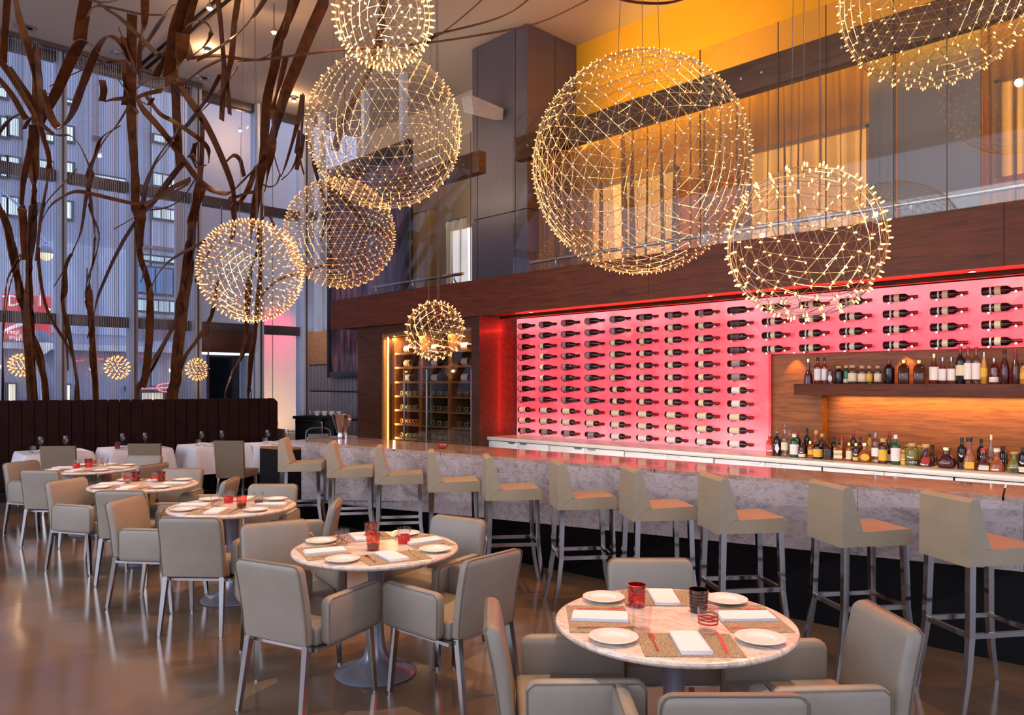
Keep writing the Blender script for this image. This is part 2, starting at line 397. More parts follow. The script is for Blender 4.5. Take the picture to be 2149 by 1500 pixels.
YB = 7.75; HF = 6.985           # onyx face, header face
XO0, XO1, XR = -7.85, -3.97, 1.6
on = sroot('wall_back')
xs = [XO0, -6.56, -5.27, XO1]
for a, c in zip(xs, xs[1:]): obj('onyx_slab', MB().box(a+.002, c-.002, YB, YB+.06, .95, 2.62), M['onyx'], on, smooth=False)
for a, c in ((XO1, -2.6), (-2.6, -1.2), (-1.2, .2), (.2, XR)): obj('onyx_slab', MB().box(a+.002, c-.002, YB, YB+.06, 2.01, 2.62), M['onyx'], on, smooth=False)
for z0, z1, x0, y in ((1.69, 2.01, XO1, 7.82), (1.58, 1.69, XO1, 7.82)):
    obj('alcove_panel', MB().box(x0, XR, y, y+.05, z0, z1), M['alcove'], on, smooth=False)
obj('alcove_panel', MB().box(XO1, -3.42, 7.82, 7.87, .95, 1.58), M['alcove'], on, smooth=False)
obj('alcove_panel', MB().box(-3.42, XR, 7.95, 8.0, .95, 1.58), M['alcove'], on, smooth=False)
obj('alcove_return', MB().box(-3.44, -3.42, 7.87, 7.96, .95, 1.58), M['alcove'], on, smooth=False)
obj('alcove_return', MB().box(XO1-.02, XO1, YB+.06, 7.9, .95, 2.01), M['alcove'], on, smooth=False)
obj('backing', MB().box(XO0-.1, XR, 8.0, 8.1, 0, 2.9), M['walnut_v'], on, smooth=False)
# header and its soffit
hd = sroot('wall_header')
for a, c in ((-11.7, -8.4), (-8.4, -5.0), (-5.0, -1.6), (-1.6, XR)):
    obj('header_panel', MB().box(a+.002, c-.002, HF, HF+.06, 2.62, 3.12), M['walnut'], hd, smooth=False)
obj('header_core', MB().box(-11.68, XR, HF+.06, 8.1, 2.64, 3.10), M['walnut'], hd, smooth=False)
obj('soffit_lip', MB().box(XO0, XR, 7.42, 7.47, 2.60, 2.64), M['walnut'], hd, smooth=False)
for x in (-7.1, -4.4, -1.9):
    d = thing('downlight', f"tiny recessed downlight in the red soffit above the bottle wall, {['leftmost','middle','rightmost'][[-7.1,-4.4,-1.9].index(x)]} of three", 'light', (x, 7.28, 2.64), 0, 'soffit downlights')
    obj('rim', MB().lathe([(.03,0),(.042,0),(.042,-.006),(.03,-.006)], 14), M['brushed'], d)
    obj('lens', MB().lathe([(.03,-.002),(0,-.002)], 14), M['lamp_on'], d)
# red LED strips that wash the soffit and the left return
lamp('red_led_soffit', 'AREA', (-4.6, 7.60, 2.46), 60, (1,.02,.012), (-4.6, 7.15, 2.7), 6.2, .03)
lamp('red_led_soffit_right', 'AREA', (-.9, 7.60, 2.46), 38, (1,.02,.012), (-.9, 7.15, 2.7), 4, .03)
lamp('red_led_return', 'AREA', (-7.62, 7.62, 1.78), 8, (1,.012,.01), (-7.85, 7.45, 1.78), .04, 1.6)
# return wall at the left end of the onyx
struct(obj('wall_return', MB().box(-8.02, XO0, HF+.04, 8.0, 0, 2.62), M['walnut_v'], smooth=False))

# wall of upholstery in the far corner, oak strip, windows above it
PY = 7.98
pw = sroot('wall_padded')
obj('backing', MB().box(WX, -10.3, PY+.06, PY+.2, 0, 2.74), M['black'], pw, smooth=False)
k = 0; x = WX+.05
while x < -10.4:
    for z0, z1 in ((.0, .98), (1.0, 1.52), (1.53, 2.06)):
        obj('padded_channel', MB().box(x, x+.104, PY-.02, PY+.07, z0, z1, .035, 3), M['pad'], pw)
    x += .13
obj('oak_strip', MB().box(WX+.02, -10.3, PY-.02, PY+.09, 2.07, 2.74, .004), M['oak'], pw)

# mezzanine behind the header
mz = sroot('wall_mezzanine')
obj('slab', MB().box(-11.6, XR, 8.1, 10.0, 2.75, 3.0), M['wall'], mz, smooth=False)
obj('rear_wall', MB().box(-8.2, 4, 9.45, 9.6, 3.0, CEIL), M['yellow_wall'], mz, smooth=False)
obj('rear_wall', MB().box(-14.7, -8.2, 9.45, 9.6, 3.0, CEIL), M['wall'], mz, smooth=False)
# LED cove on the back of the beam throws yellow light up the rear wall
lamp('cove_yellow', 'AREA', (-2.6, 7.22, 4.84), 62, (1,.47,.012), (-2.6, 9.45, 6.0), 8.4, .05)
lamp('cove_yellow_column', 'SPOT', (-6.4, 7.3, 4.82), 420, (1,.55,.02), (-6.3, 9.45, 5.8), .04, angle=80, blend=.8)
lamp('cove_cream', 'AREA', (-9.4, 7.22, 4.84), 20, (1,.78,.5), (-9.4, 9.5, 6.4), 2, .2)
# panelled column
cl = sroot('column_1')
cx0, cx1, cy0, cy1 = -9.45, -8.18, 8.30, 9.44
obj('core', MB().box(cx0+.02, cx1-.02, cy0+.02, cy1, 2.9, CEIL), M['column_dark'], cl, smooth=False)
for z0, z1 in ((2.9, 4.36), (4.375, 7.19)):
    for a, c in ((cx0, cx0+.12), (cx0+.135, cx1-.27), (cx1-.255, cx1)):
        obj('front_panel', MB().box(a, c, cy0, cy0+.03, z0, z1), M['column'], cl, smooth=False)
    for a, c in ((cy0+.03, cy0+.62), (cy0+.635, cy1)):
        obj('side_panel', MB().box(cx1-.03, cx1, a, c, z0, z1), M['column'], cl, smooth=False)
# oak beams that carry the balustrade
def beam(x0, x1, k):
    r = sroot(f'trim_{k}')
    obj('beam', MB().box(x0, x1, HF, HF+.14, 4.60, 4.90, .008), M['beamwood'], r)
    x = x0+.25
    while x < x1:
        for dx in (0, .22): obj('bolt', MB().lathe([(0,0),(.016,0),(.016,-.012),(0,-.016)], 8, Matrix.Translation((x+dx, HF, 4.75)) @ Matrix.Rotation(R(-90), 4, 'X')), M['brushed'], r)
        x += 1.0
beam(-10.6, -7.82, 1); beam(-7.12, 1.6, 2)
# lit interior windows at the back of the mezzanine (seen through the curtains)
for k, (a, c, z0, z1, mm) in enumerate(((onY(1574,300,8.9).x, onY(1826,300,8.9).x, 3.0, 4.58, 'lit_yellow'), (onY(2096,200,8.9).x, onY(2096,200,8.9).x+1.3, 3.78, 4.72, 'lit_yellow'),
        (onY(946,470,8.9).x, onY(996,470,8.9).x, 3.0, 4.45, 'lit_white'), (-7.4, -5.9, 3.0, 4.6, 'lit_yellow'))):
    wnd = sroot(f'window_{20+k}')
    obj('pane', MB().box(a, c, 8.90, 8.92, z0, z1), M[mm], wnd, smooth=False)
    for q in (a, c): obj('jamb', MB().box(q-.03, q+.03, 8.86, 8.95, z0, z1+.03), M['wall'], wnd, smooth=False)
    obj('jamb', MB().box(a-.03, c+.03, 8.86, 8.95, z1, z1+.06), M['wall'], wnd, smooth=False)
    if False: lamp('window_spill', 'AREA', ((a+c)/2, 8.8, (z0+z1)/2), 7, (1,.62,.22), ((a+c)/2, 7, 4), abs(c-a), z1-z0)
# inner partition between the windows
sbox('wall_partition', XR-2.6, XR+2, 9.0, 9.05, 3.0, 4.9, M['wall'])
# curtains: gathered sheets on a rail behind the beam
def curtain(label, x0, x1, z0, z1, y, m, amp=.10, nf=4.5):
    n = max(24, int((x1-x0)*nf*9)); rng = random.Random(int(x0*100)); ph = 0; front = []
    top, bot = [], []
    bm_ = MB(); rows = []
    zs = (z0, z0+(z1-z0)*.5, z1-.12, z1)
    xsn = [x0+(x1-x0)*i/n for i in range(n+1)]; phs = []
    for i in range(n+1):
        ph += 2*PI/8*(.55+.9*rng.random()); phs.append(ph)
    for zi, z in enumerate(zs):
        a = amp*(1.15, 1.0, .75, .55)[zi]
        rows.append([bm_.bm.verts.new((xsn[i], y+a*math.sin(phs[i])+a*.4*math.sin(phs[i]*.37+zi), z+(.012*abs(math.sin(phs[i]*.5)) if zi == 3 else 0))) for i in range(n+1)])
    for a, b2 in zip(rows, rows[1:]):
        for i in range(n): bm_.bm.faces.new((a[i], a[i+1], b2[i+1], b2[i]))
    t = thing('curtain', label, 'curtain', (0,0,0), 0, 'mezzanine curtains')
    obj('fabric', bm_, m, t, ang=180)
    obj('rail', MB().tube([(x0, y, z1+.02), (x1, y, z1+.02)], .014, 8), M['brushed'], t)
    i = 0
    return t
curtain('cream sheer curtain with a glowing yellow window behind it, right of the big globe lamp', onY(1300,300,7.6).x, onY(1823,300,7.6).x, 3.02, 4.86, 7.6, M['curtain'])
curtain('cream curtain between the grey column and the big globe lamp', -7.28+.0, -6.05, 3.02, 4.86, 7.6, M['curtain'])
curtain('golden curtain at the right edge of the picture above the bottle wall', onY(2056,300,7.6).x, XR, 3.02, 4.86, 7.6, M['curtain'])
curtain('tan curtain left of the grey column beside the dark tall screen', -11.35, -10.05, 3.02, 4.62, 8.05, M['curtain'])
curtain('short white curtain just left of the grey column', -10.05, -9.5, 3.02, 4.4, 8.2, M['curtain_white'], .04)
# grey sliding panels
gp = onY(1823,300,7.5).x; gq = onY(1880,300,7.5).x; gr = onY(2058,300,7.5).x
for k, (a, c) in enumerate(((gp, gq-.01), (gq+.01, gr))):
    t = obj('room_divider', MB().box(a, c, 7.5, 7.54, 3.0, 4.9, .003), M['grey_panel'])
    tag(t, ('narrow', 'wide')[k]+' plain grey sliding panel on the mezzanine '+('next to the yellow lit curtain', 'below the large top right globe lamp')[k], 'panel')
# glass balustrade and handrails
gl = [-10.5, -9.45]
edges = [-7.12] + [onY(px, 300, HF-.03).x for px in (1470, 1634, 1734, 1876, 1988)] + [-.9, .3, 1.5]
segs = [(-10.5, -9.35), (-9.33, -7.95)] + [(a+.004, b-.004) for a, b in zip(edges, edges[1:])]
for k, (a, c) in enumerate(segs):
    t = thing('balustrade_glass', f'clear frameless glass sheet standing on the walnut header, {ordinal(k+1)} from the left', 'glass panel', ((a+c)/2, HF-.03, 3.12), 0, 'mezzanine glass')
    obj('sheet', MB().box(-(c-a)/2, (c-a)/2, -.006, .006, 0, 2.05), M['guard'], t, smooth=False)
    obj('edge_seal', MB().box((c-a)/2-.003, (c-a)/2+.003, -.007, .007, 0, 2.05), M['alu_dark'], t, smooth=False)
for k, (a, c) in enumerate(((-10.6, onY(972,577,7.15).x), (onY(1113,553,7.15).x, 1.6))):
    t = thing('handrail', ('short steel handrail left of the grey column', 'long steel handrail running behind the globe lamps to the right edge')[k]+' above the header', 'handrail', (0, 7.15, 3.27))
    obj('rail', MB().tube([(a,0,0),(c,0,0)], .024, 10), M['brushed'], t)
    x = c-.2 if k == 0 else a+.45
    while a < x < c:
        obj('bracket', MB().tube([(x,0,-.02),(x,.0,-.06),(x,.03,-.10),(x,.06,-.15)], .012, 8).lathe([(0,-.0),(.03,0),(.03,.01),(0,.01)], 12, Matrix.Translation((x,.0,-.16))), M['brushed'], t)
        x += (-1.0 if k == 0 else 1.05)
# wall speaker on the column
sp_ = thing('wall_speaker', 'white angular loudspeaker jutting from the grey column', 'speaker', (-8.72, 8.3, 5.93), 0)
obj('cabinet', MB().hexa([(-.34,-.52,.0),(.0,-.62,-.15),(.10,-.1,-.13),(-.10,-.1,-.08), (-.42,-.50,.25),(-.06,-.60,.17),(.12,-.1,.04),(-.10,-.1,.12)]), mat('speaker_white', lin(176,168,164), .5), sp_, smooth=False)
obj('bracket', MB().bar((0,-.14,-.05), (0,0,-.05), .05), M['brushed'], sp_, smooth=False)

# ---------------------------------------------------------------- back bar counter and bottle shelf
cn = thing('counter', 'long white stone worktop below the glowing bottle wall', 'counter', (0,0,0))
obj('worktop', MB().box(-7.95, XR, 7.17, 7.745, .905, .95, .004), M['white_stone'], cn)
x0 = onY(1025, 950, 7.2).x
bounds = [x0] + [onY(px, 960, 7.2).x for px in (1152, 1310, 1498, 1725, 2002)] + [-1.05+.25, .35, 1.5]
cols = list(zip(bounds, bounds[1:]))
for k, (a, c) in enumerate(cols):
    t = thing('base_cabinet', f'white lacquer under-counter cabinet with two doors, {ordinal(k+1)} from the left end', 'cabinet', ((a+c)/2, 7.2, 0), 0, 'back bar cabinets')
    h = (c-a)/2
    obj('carcass', MB().box(-h+.006, h-.006, .02, .55, .08, .90), M['black'], t, smooth=False)
    for sgn in (-1, 1):
        d = obj('door', MB().box(min(sgn*.003, sgn*(h-.008)), max(sgn*.003, sgn*(h-.008)), 0, .02, .1, .895, .002), M['white_lacquer'], t)
        xx = sgn*.11
        obj('handle', MB().prism([(xx-.07,.895),(xx+.07,.895),(xx+.05,.873),(xx-.05,.873)], -.006, .001), M['brushed'], d, smooth=False)
sh = thing('bottle_shelf', 'thick floating walnut shelf of spirit bottles in the alcove', 'shelf', (0,0,0))
obj('board', MB().box(-3.55, XR, 7.46, 7.82, 1.575, 1.69, .003), M['walnut'], sh)
obj('light_strip', MB().box(-3.3, XR, 7.86, 7.90, 1.570, 1.58), glow('warm_strip', (1,.5,.12), 2.5), sh, smooth=False)
lamp('cabinet_fill_light', 'AREA', (-3.6, 5.95, .93), 30, (1,.9,.82), (-3.6, 7.2, .72), 6.5, .05)  # unseen fill added to brighten the cabinet fronts
lamp('under_shelf', 'AREA', (-1.2, 7.86, 1.55), 28, (1,.56,.20), (-1.2, 7.96, .9), 4.2, .04)
for k, x in enumerate((onY(1668, 745, 7.78).x, onY(1900, 745, 7.78).x, -1.35, .2)):
    lamp('alcove_spot', 'SPOT', (x, 7.74, 2.02), 16, (1,.50,.14), (x, 7.84, 1.6), .015, angle=75, blend=.7)
for x in (-7.1, -4.4, -1.9, .3): lamp('soffit_spot', 'SPOT', (x, 7.28, 2.61), 22, (1,.62,.3), (x, 7.38, .95), .03, angle=95, blend=.8)

# ---------------------------------------------------------------- bar
def bpt(px, py, z): return onZ(px, py, z)
BZ = 1.02
TL = bpt(600, 923.9, BZ); TR = bpt(2149, 1044.2, BZ); d_ = (TR-TL); TE = TL + d_*1.28
BL = bpt(700, 914.5, BZ) ; BL = TL + Vector((.05, .86, 0)); BRr = bpt(2149, 1019, BZ); BE = BRr + (BRr-BL)*.28
bar = thing('bar_counter', 'long pale stone bar with folded front and black plinth, stools along it', 'bar', (0,0,0))
up = Vector((0,0,.03))
# top slabs
def lerp(a, b, t): return a+(b-a)*t
cuts = [0, .27, .52, .77, 1]
for a, c in zip(cuts, cuts[1:]):
    q = [lerp(TL,TE,a+.0006), lerp(TL,TE,c-.0006), lerp(BL,BE,c-.0006), lerp(BL,BE,a+.0006)]
    obj('top_slab', MB().hexa([p-up for p in q]+q), M['bar_top'], bar, smooth=False)
def plane_at(px):                     # the point of the top front edge seen at column px
    py = 923.9+(px-600)*(1044.2-923.9)/1549; return bpt(px, py, BZ), F*(E-BZ)/(py-CY)
stat = []
for px in (600, 900, 1180, 1470, 1800, 2149, 2560):
    T, D = plane_at(px)
    yf = 1050+.0135*(px-755); Ff = at(px, yf, D)
    px2 = 635 if px == 600 else px
    t_ = (px-600)/1549
    ym = 1089+.1000*(px2-1040.6); Mm = at(px2, max(ym, 1052), D+.02+.06*min(t_,1))
    db = F*E/(374+.205*(px-1076)); B = P((px-CX)/F*db, db, 0)
    stat.append((T-up, Ff, Mm, B))
inw = Vector((-.1, .05, 0)); nb = Vector((-(TR-TL).y, (TR-TL).x, 0)).normalized()*.04
for (a, c) in zip(stat, stat[1:]):
    g = (c[0]-a[0]).normalized()*.0015
    s1 = [a[1]+g, c[1]-g, c[1]-g+nb, a[1]+g+nb, a[0]+g, c[0]-g, c[0]-g+nb, a[0]+g+nb]
    obj('front_slab', MB().hexa(s1), M['marble_bar'], bar, smooth=False)
    s2 = [a[2]+g, c[2]-g, c[2]-g+nb, a[2]+g+nb, a[1]+g, c[1]-g, c[1]-g+nb, a[1]+g+nb]
    obj('lower_slab', MB().hexa(s2), M['marble_bar'], bar, smooth=False)
for (a, c) in zip(stat, stat[1:]):
    A, Cc = a[2]+nb*.9, c[2]+nb*.9
    A = Vector((A.x, A.y, A.z+.02)); Cc = Vector((Cc.x, Cc.y, Cc.z+.02))
    obj('plinth', MB().hexa([a[3], c[3], c[3]+nb*5, a[3]+nb*5, A, Cc, Cc+nb*5, A+nb*5]), M['black'], bar, smooth=False)
obj('bar_core', MB().hexa([Vector((p.x,p.y,0)) for p in (stat[0][3]+nb*2, stat[-1][3]+nb*2, BE-nb, BL-nb)]+[Vector((p.x,p.y,1.0)) for p in (stat[0][0]+nb*3, stat[-1][0]+nb*3, BE-nb, BL-nb)]), M['black'], bar, smooth=False)
# dark service cabinet at the far end of the bar
q = onZ(556, 938, .95); q2 = onZ(603, 941, .95)
sc_ = thing('service_cabinet', 'small black cabinet with a wooden top at the far left end of the bar', 'cabinet', (0,0,0))
u = Vector((.12,.58,0)); q = q+Vector((-.09,-.02,0)); q2 = q2+Vector((-.09,-.02,0))
q2 = Vector((q2.x, q2.y, .95)) + (q2-q)*.15
obj('body', MB().hexa([Vector((p.x,p.y,0)) for p in (q, q2, q2+u, q+u)]+[Vector((p.x,p.y,.93)) for p in (q, q2, q2+u, q+u)]), M['black'], sc_, smooth=False)
obj('top', MB().hexa([Vector((p.x,p.y,.931)) for p in (q, q2, q2+u, q+u)]+[Vector((p.x,p.y,.955)) for p in (q, q2, q2+u, q+u)]), M['shelfwood'], sc_, smooth=False)

# ---------------------------------------------------------------- wine cabinet
wx0, wx1 = -10.30, -8.03
sbox('wall_cellar', -10.98, wx0, 7.08, 8.0, 0, 2.62, M['walnut_v'])
sbox('trim_3', wx0, wx1, 7.06, 7.16, 2.49, 2.62, M['walnut_v'])
wc = thing('wine_cabinet', 'built-in glass fronted wine cabinet with amber light strip and wooden shelves', 'wine cabinet', (0,0,0))
obj('back', MB().box(wx0, wx1, 7.66, 7.70, 0, 2.5), M['walnut_v'], wc, smooth=False)
obj('side', MB().box(wx1-.03, wx1, 7.14, 7.66, 0, 2.49), M['walnut_v'], wc, smooth=False)
ups = [wx0+.17, -9.42, -8.72, wx1-.03]
SZ = [2.18, 1.954, 1.722, 1.498, 1.274, 1.05, .826, .6, .36]
for x in ups[:-1]: obj('upright', MB().box(x-.025, x+.025, 7.2, 7.66, 0, 2.49), M['shelfwood'], wc, smooth=False)
for z in SZ:
    for a, c in zip(ups, ups[1:]): obj('shelf', MB().box(a+.026, c-.026, 7.22, 7.64, z-.03, z), M['shelfwood'], wc, smooth=False)
obj('light_strip', MB().box(wx0+.06, wx0+.085, 7.16, 7.18, .2, 2.47), M['led'], wc, smooth=False)
obj('jamb', MB().box(wx0, wx0+.05, 7.10, 7.66, 0, 2.5), M['shelfwood'], wc, smooth=False)
obj('head_rail', MB().box(wx0, wx1, 7.12, 7.2, 2.44, 2.5), M['shelfwood'], wc, smooth=False)
dxs = [wx0+.12, -9.62, -9.05, wx1]
for a, c in zip(dxs, dxs[1:]):
    d = obj('door', MB().box(a+.004, c-.004, 7.10, 7.115, .1, 2.44), M['cellar_glass'], wc, smooth=False)
    obj('door_handle', MB().box(c-.05, c-.025, 7.06, 7.085, .3, 1.9, .003), M['brushed'], d)
lamp('cellar_light', 'AREA', (-9.2, 7.2, 2.42), 40, (1,.66,.34), (-9.2, 7.5, 1), 2, .1)
lamp('cellar_strip', 'AREA', (wx0+.2, 7.2, 1.4), 24, (1,.6,.2), (wx0+1.2, 7.5, 1.4), .04, 2.2)

# ---------------------------------------------------------------- tall dark screen in the corner
m, N, L, b = new_mat('dark_print')
t = N.new('ShaderNodeTexCoord'); mp = N.new('ShaderNodeMapping'); mp.inputs['Scale'].default_value = (4, 1, .7)
n1 = N.new('ShaderNodeTexNoise'); n1.inputs['Scale'].default_value = 2.2; n1.inputs['Detail'].default_value = 6
L.new(t.outputs['Object'], mp.inputs[0]); L.new(mp.outputs[0], n1.inputs['Vector'])
r1 = N.new('ShaderNodeValToRGB'); e = r1.color_ramp.elements
e[0].position = .36; e[0].color = (*lin(48,38,54), 1); e[1].position = .74; e[1].color = (*lin(170,98,98), 1); q3 = e.new(.54); q3.color = (*lin(88,62,78), 1)
L.new(n1.outputs['Fac'], r1.inputs[0]); L.new(r1.outputs[0], b.inputs['Base Color']); b.inputs['Roughness'].default_value = .22
sx0, sx1, sz0, sz1, sy = -13.15, -10.5, 1.80, 5.85, 7.80
scn = thing('tall_screen', 'tall framed glossy print of reddish vertical streaks, behind the header in the corner', 'picture', ((sx0+sx1)/2, sy, sz0))
hw = (sx1-sx0)/2; hh = sz1-sz0
obj('print', MB().box(-hw+.08, hw-.08, .02, .06, .1, hh-.1), m, scn, smooth=False)
fr = mat('navy_frame', lin(34,38,52), .35)
for a in ((-hw, -hw+.09), (hw-.16, hw)): obj('frame_side', MB().box(a[0], a[1], -.02, .08, 0, hh, .006), fr, scn)
for a in ((0, .11), (hh-.3, hh)): obj('frame_rail', MB().box(-hw+.09, hw-.16, -.02, .08, a[0], a[1], .006), fr, scn)

lamp('corner_fill_spot', 'SPOT', (-12.4, 6.6, CEIL-.05), 420, (1,.82,.66), (-13.2, 8.0, 1.7), .04, angle=36, blend=.8)  # fill spot added to brighten the oak strip and padded wall
# ---------------------------------------------------------------- window wall
ys = [-2.2, -1.05, .1, 1.22, 2.35, 3.48, 4.60, 5.70, 6.93, 7.92]
TZ = [2.76, 5.14]
for k, (a, c) in enumerate(zip(ys, ys[1:])):
    r = sroot(f'window_{k+1}')
    wd = .07 if k not in (6, 7, 8) else .09
    obj('mullion', MB().box(WX-.10, WX+.22, c-wd*.75, c+wd*.75, 0, CEIL-.02, .004), M['alu'], r)
    obj('mullion_fin', MB().box(WX+.22, WX+.235, c-.015, c+.015, 0, CEIL-.02), M['alu_dark'], r, smooth=False)
    for z in TZ: obj('transom', MB().box(WX-.08, WX+.08, a+.07, c-.07, z-.09, z+.09, .004), M['alu_dark'], r)
    obj('head', MB().box(WX-.08, WX+.08, a+.07, c-.07, CEIL-.16, CEIL-.02, .004), M['alu_dark'], r)
    zz = [0.05, TZ[0]-.09, TZ[0]+.09, TZ[1]-.09, TZ[1]+.09, CEIL-.16]
    for z0, z1 in zip(zz[::2], zz[1::2]):
        obj('pane', MB().box(WX-.012, WX+.012, a+.07, c-.07, z0, z1), M['glass'], r, smooth=False)
# window above the oak strip on the end wall
r = sroot('window_10')
for x in (WX+.16, WX+.62, -12.2, -11.0): obj('mullion', MB().box(x-.05, x+.05, PY, PY+.12, 2.74, CEIL-.02), M['alu'], r, smooth=False)
obj('transom', MB().box(WX+.2, -10.0, PY+.02, PY+.1, 5.05, 5.2), M['alu_dark'], r, smooth=False)
for a, c in ((WX+.21, WX+.57), (WX+.67, -12.25), (-12.15, -11.05)):
    obj('pane', MB().box(a, c, PY+.05, PY+.07, 2.75, 5.05), M['glass'], r, smooth=False)
# entrance: bronze lobby head and dark glass doors in the sixth bay
dr = sroot('door_1')
ya, yc = 5.80, 6.84
obj('head_panel', MB().box(WX-.5, WX+.12, ya, yc, 2.30, 2.67, .01), M['bronze'], dr)
obj('light_line', MB().box(WX+.04, WX+.10, ya+.02, yc-.1, 2.235, 2.275), glow('white_light_line', (.95,.97,1), 1.4), dr, smooth=False)
obj('head_lower', MB().box(WX-.4, WX+.11, ya, yc, 2.28, 2.31), M['alu_dark'], dr, smooth=False)
navy = mat('dark_door_glass', lin(20,26,42), .15)
obj('leaf', MB().box(WX-.38, WX-.34, ya+.3, ya+.95, .02, 2.24), navy, dr, smooth=False)
obj('jamb', MB().box(WX-.40, WX+.1, yc-.06, yc, 0, 2.25), M['alu'], dr, smooth=False)
# hanging metal chain drapes: single strands, nobody could count them
cm = MB(); rng = random.Random(3)
y = -2.0
while y < 5.62:
    x = WX+.34+.04*math.sin(y*9)+.03*math.sin(y*23)
    wd = .0028+.002*rng.random()
    cm.box(x-.003, x+.003, y-wd, y+wd, .05, CEIL-.05)
    y += .026+.010*math.sin(y*6.1)+.006*rng.random()
ch = obj('chain_drape', cm, M['chain'], smooth=False)
tag(ch, 'grey hanging chain drape of fine strands in front of the left windows', 'curtain'); ch['kind'] = 'stuff'
dt = thing('drape_track', 'thin metal ceiling track holding the chain drape', 'track', (WX+.34, 0, CEIL-.02))
obj('channel', MB().box(-.05, .05, -2.1, 5.72, -.05, .02), M['alu_dark'], dt, smooth=False)
# ---------------------------------------------------------------- the street outside
XF = -32.0
sbox('street', -60, WX-.1, -30, 45, -.16, -.02, mat('asphalt', lin(90,92,100), .8, scale=3))
fac = mat('facade_panels', lin(176,182,204), .6, var=.10, scale=.5, stretch=(1,.3,1))
fac2 = mat('facade_light_panels', lin(206,216,236), .55, var=.08, scale=.4, stretch=(1,.3,1))
def pxrect(x0, y0, x1, y1, X=XF):
    a, b_ = onX(x0, y0, X), onX(x1, y1, X); cpt = onX((x0+x1)/2, (y0+y1)/2, X)
    return min(a.y, b_.y), max(a.y, b_.y), min(cpt.z+(a.z-b_.z)/2, cpt.z-(a.z-b_.z)/2), max(cpt.z+(a.z-b_.z)/2, cpt.z-(a.z-b_.z)/2)
lit_cool = glow('lit_office_window', (.62,.86,.92), .78, var=.2, scale=1.5, sampled=False)
lit_teal = glow('lit_shop_floor', (.42,.74,.74), .62, var=.3, scale=1.2, sampled=False)
lit_warm = glow('lit_shop_window', (1,.80,.40), .95, var=.25, scale=1.5, sampled=False)
blue_gl = mat('blue_window_glass', lin(120,166,210), .3, var=.2, scale=.6)
frame_m = mat('facade_frame', lin(70,76,92), .5)
bt = thing('office_tower', 'grey panelled office building across the street with rows of lit windows', 'building', (XF, 0, 0))
obj('facade', MB().box(-4, 0, -26, pxrect(318,300,319,301)[0]-.06, 0, 30), fac, bt, smooth=False)
b2 = thing('glass_office', 'blue glass office block with bands of lit floors behind the middle windows', 'building', (XF, 0, 0))
yb = pxrect(318,300,319,301)[0]
obj('facade', MB().box(-4, 0, yb, 40, 0, 30), fac2, b2, smooth=False)
def fwin(parent, rect, m, nm=1):
    a, c, z0, z1 = pxrect(*rect)
    f = obj('window', MB().box(0, .10, a-.08, c+.08, z0-.08, z1+.08), frame_m, parent, smooth=False)
    for i in range(nm):
        p0 = a+(c-a)*i/nm; p1 = a+(c-a)*(i+1)/nm
        obj('pane', MB().box(.06, .14, p0+.03, p1-.03, z0, z1), m, f, smooth=False)
for rc in ((-60,248,-22,288), (0,248,14,288), (17,248,40,288), (0,330,13,349), (16,331,39,350), (0,362,13,371), (16,364,38,372), (0,414,13,451), (15,415,38,453), (-4,186,13,206),
           (80,338,110,361), (94,200,110,213), (94,284,111,298), (133,210,152,218), (133,266,152,298), (132,342,151,368), (131,424,149,460), (80,430,84,440),
           (196,368,262,385), (199,290,203,292)):
    fwin(bt, rc, lit_cool)
for rc in ((150,690,275,712), (150,640,275,690)): pass
for rc, m_, n_ in (((320,284,396,312), lit_cool, 3), ((319,365,394,401), lit_cool, 4), ((318,437,391,467), lit_cool, 4), ((444,316,520,352), lit_cool, 3), ((432,388,520,424), lit_cool, 3), ((432,456,520,494), lit_teal, 4),
                   ((430,280,520,312), blue_gl, 2), ((430,358,520,384), blue_gl, 3), ((430,428,520,452), blue_gl, 3), ((416,641,520,672), lit_teal, 4), ((284,629,398,658), lit_teal, 5), ((284,535,398,556), lit_teal, 4), ((416,590,520,636), blue_gl, 2), ((284,560,398,622), blue_gl, 3),
                   ((650,470,700,690), lit_teal, 2), ((560,380,640,500), blue_gl, 2)):
    fwin(b2, rc, m_, n_)
for rc in ((284,512,398,532), (284,664,398,716), (416,676,520,690)):
    a, c, z0, z1 = pxrect(*rc); obj('spandrel', MB().box(0, .12, a, c, z0, z1), mat('brown_spandrel', lin(150,136,142), .6), b2, smooth=False)
a, c, z0, z1 = pxrect(-60,498,425,719)
obj('cladding', MB().box(0, .08, a, pxrect(318,300,319,301)[0]-.1, z0, z1), fac2, bt, smooth=False)
# white canopy band and the shops below it
a, c, z0, z1 = pxrect(-40,719,425,744)
cb = thing('shop_canopy', 'white canopy band running over the lit shop fronts across the street', 'canopy', (XF, 0, 0))
obj('fascia', MB().box(0, .9, a, c, z0, z1), mat('white_fascia', lin(236,240,250), .5), cb, smooth=False)
shop = thing('shop_facade', 'row of lit yellowish shop windows under the white canopy', 'shop', (XF, 0, 0))
for rc, m_ in (((14,806,28,842), lit_warm), ((80,802,86,842), lit_cool), ((127,808,141,842), lit_warm), ((293,824,336,842), lit_warm), ((350,826,388,842), lit_warm), ((394,822,410,842), lit_warm)):
    a, c, z0, z1 = pxrect(*rc)
    f = obj('window', MB().box(0, .3, a-.06, c+.06, z0-.06, z1+.06), frame_m, shop, smooth=False)
    obj('pane', MB().box(.26, .34, a, c, z0, z1), m_, f, smooth=False)
def to_mesh(o):
    me = bpy.data.meshes.new_from_object(o); me.name = 'lettering'
    n_ = bpy.data.objects.new('lettering', me); COL.objects.link(n_); n_.parent = o.parent; n_.location = o.location; n_.rotation_euler = o.rotation_euler
    bpy.data.objects.remove(o); return n_
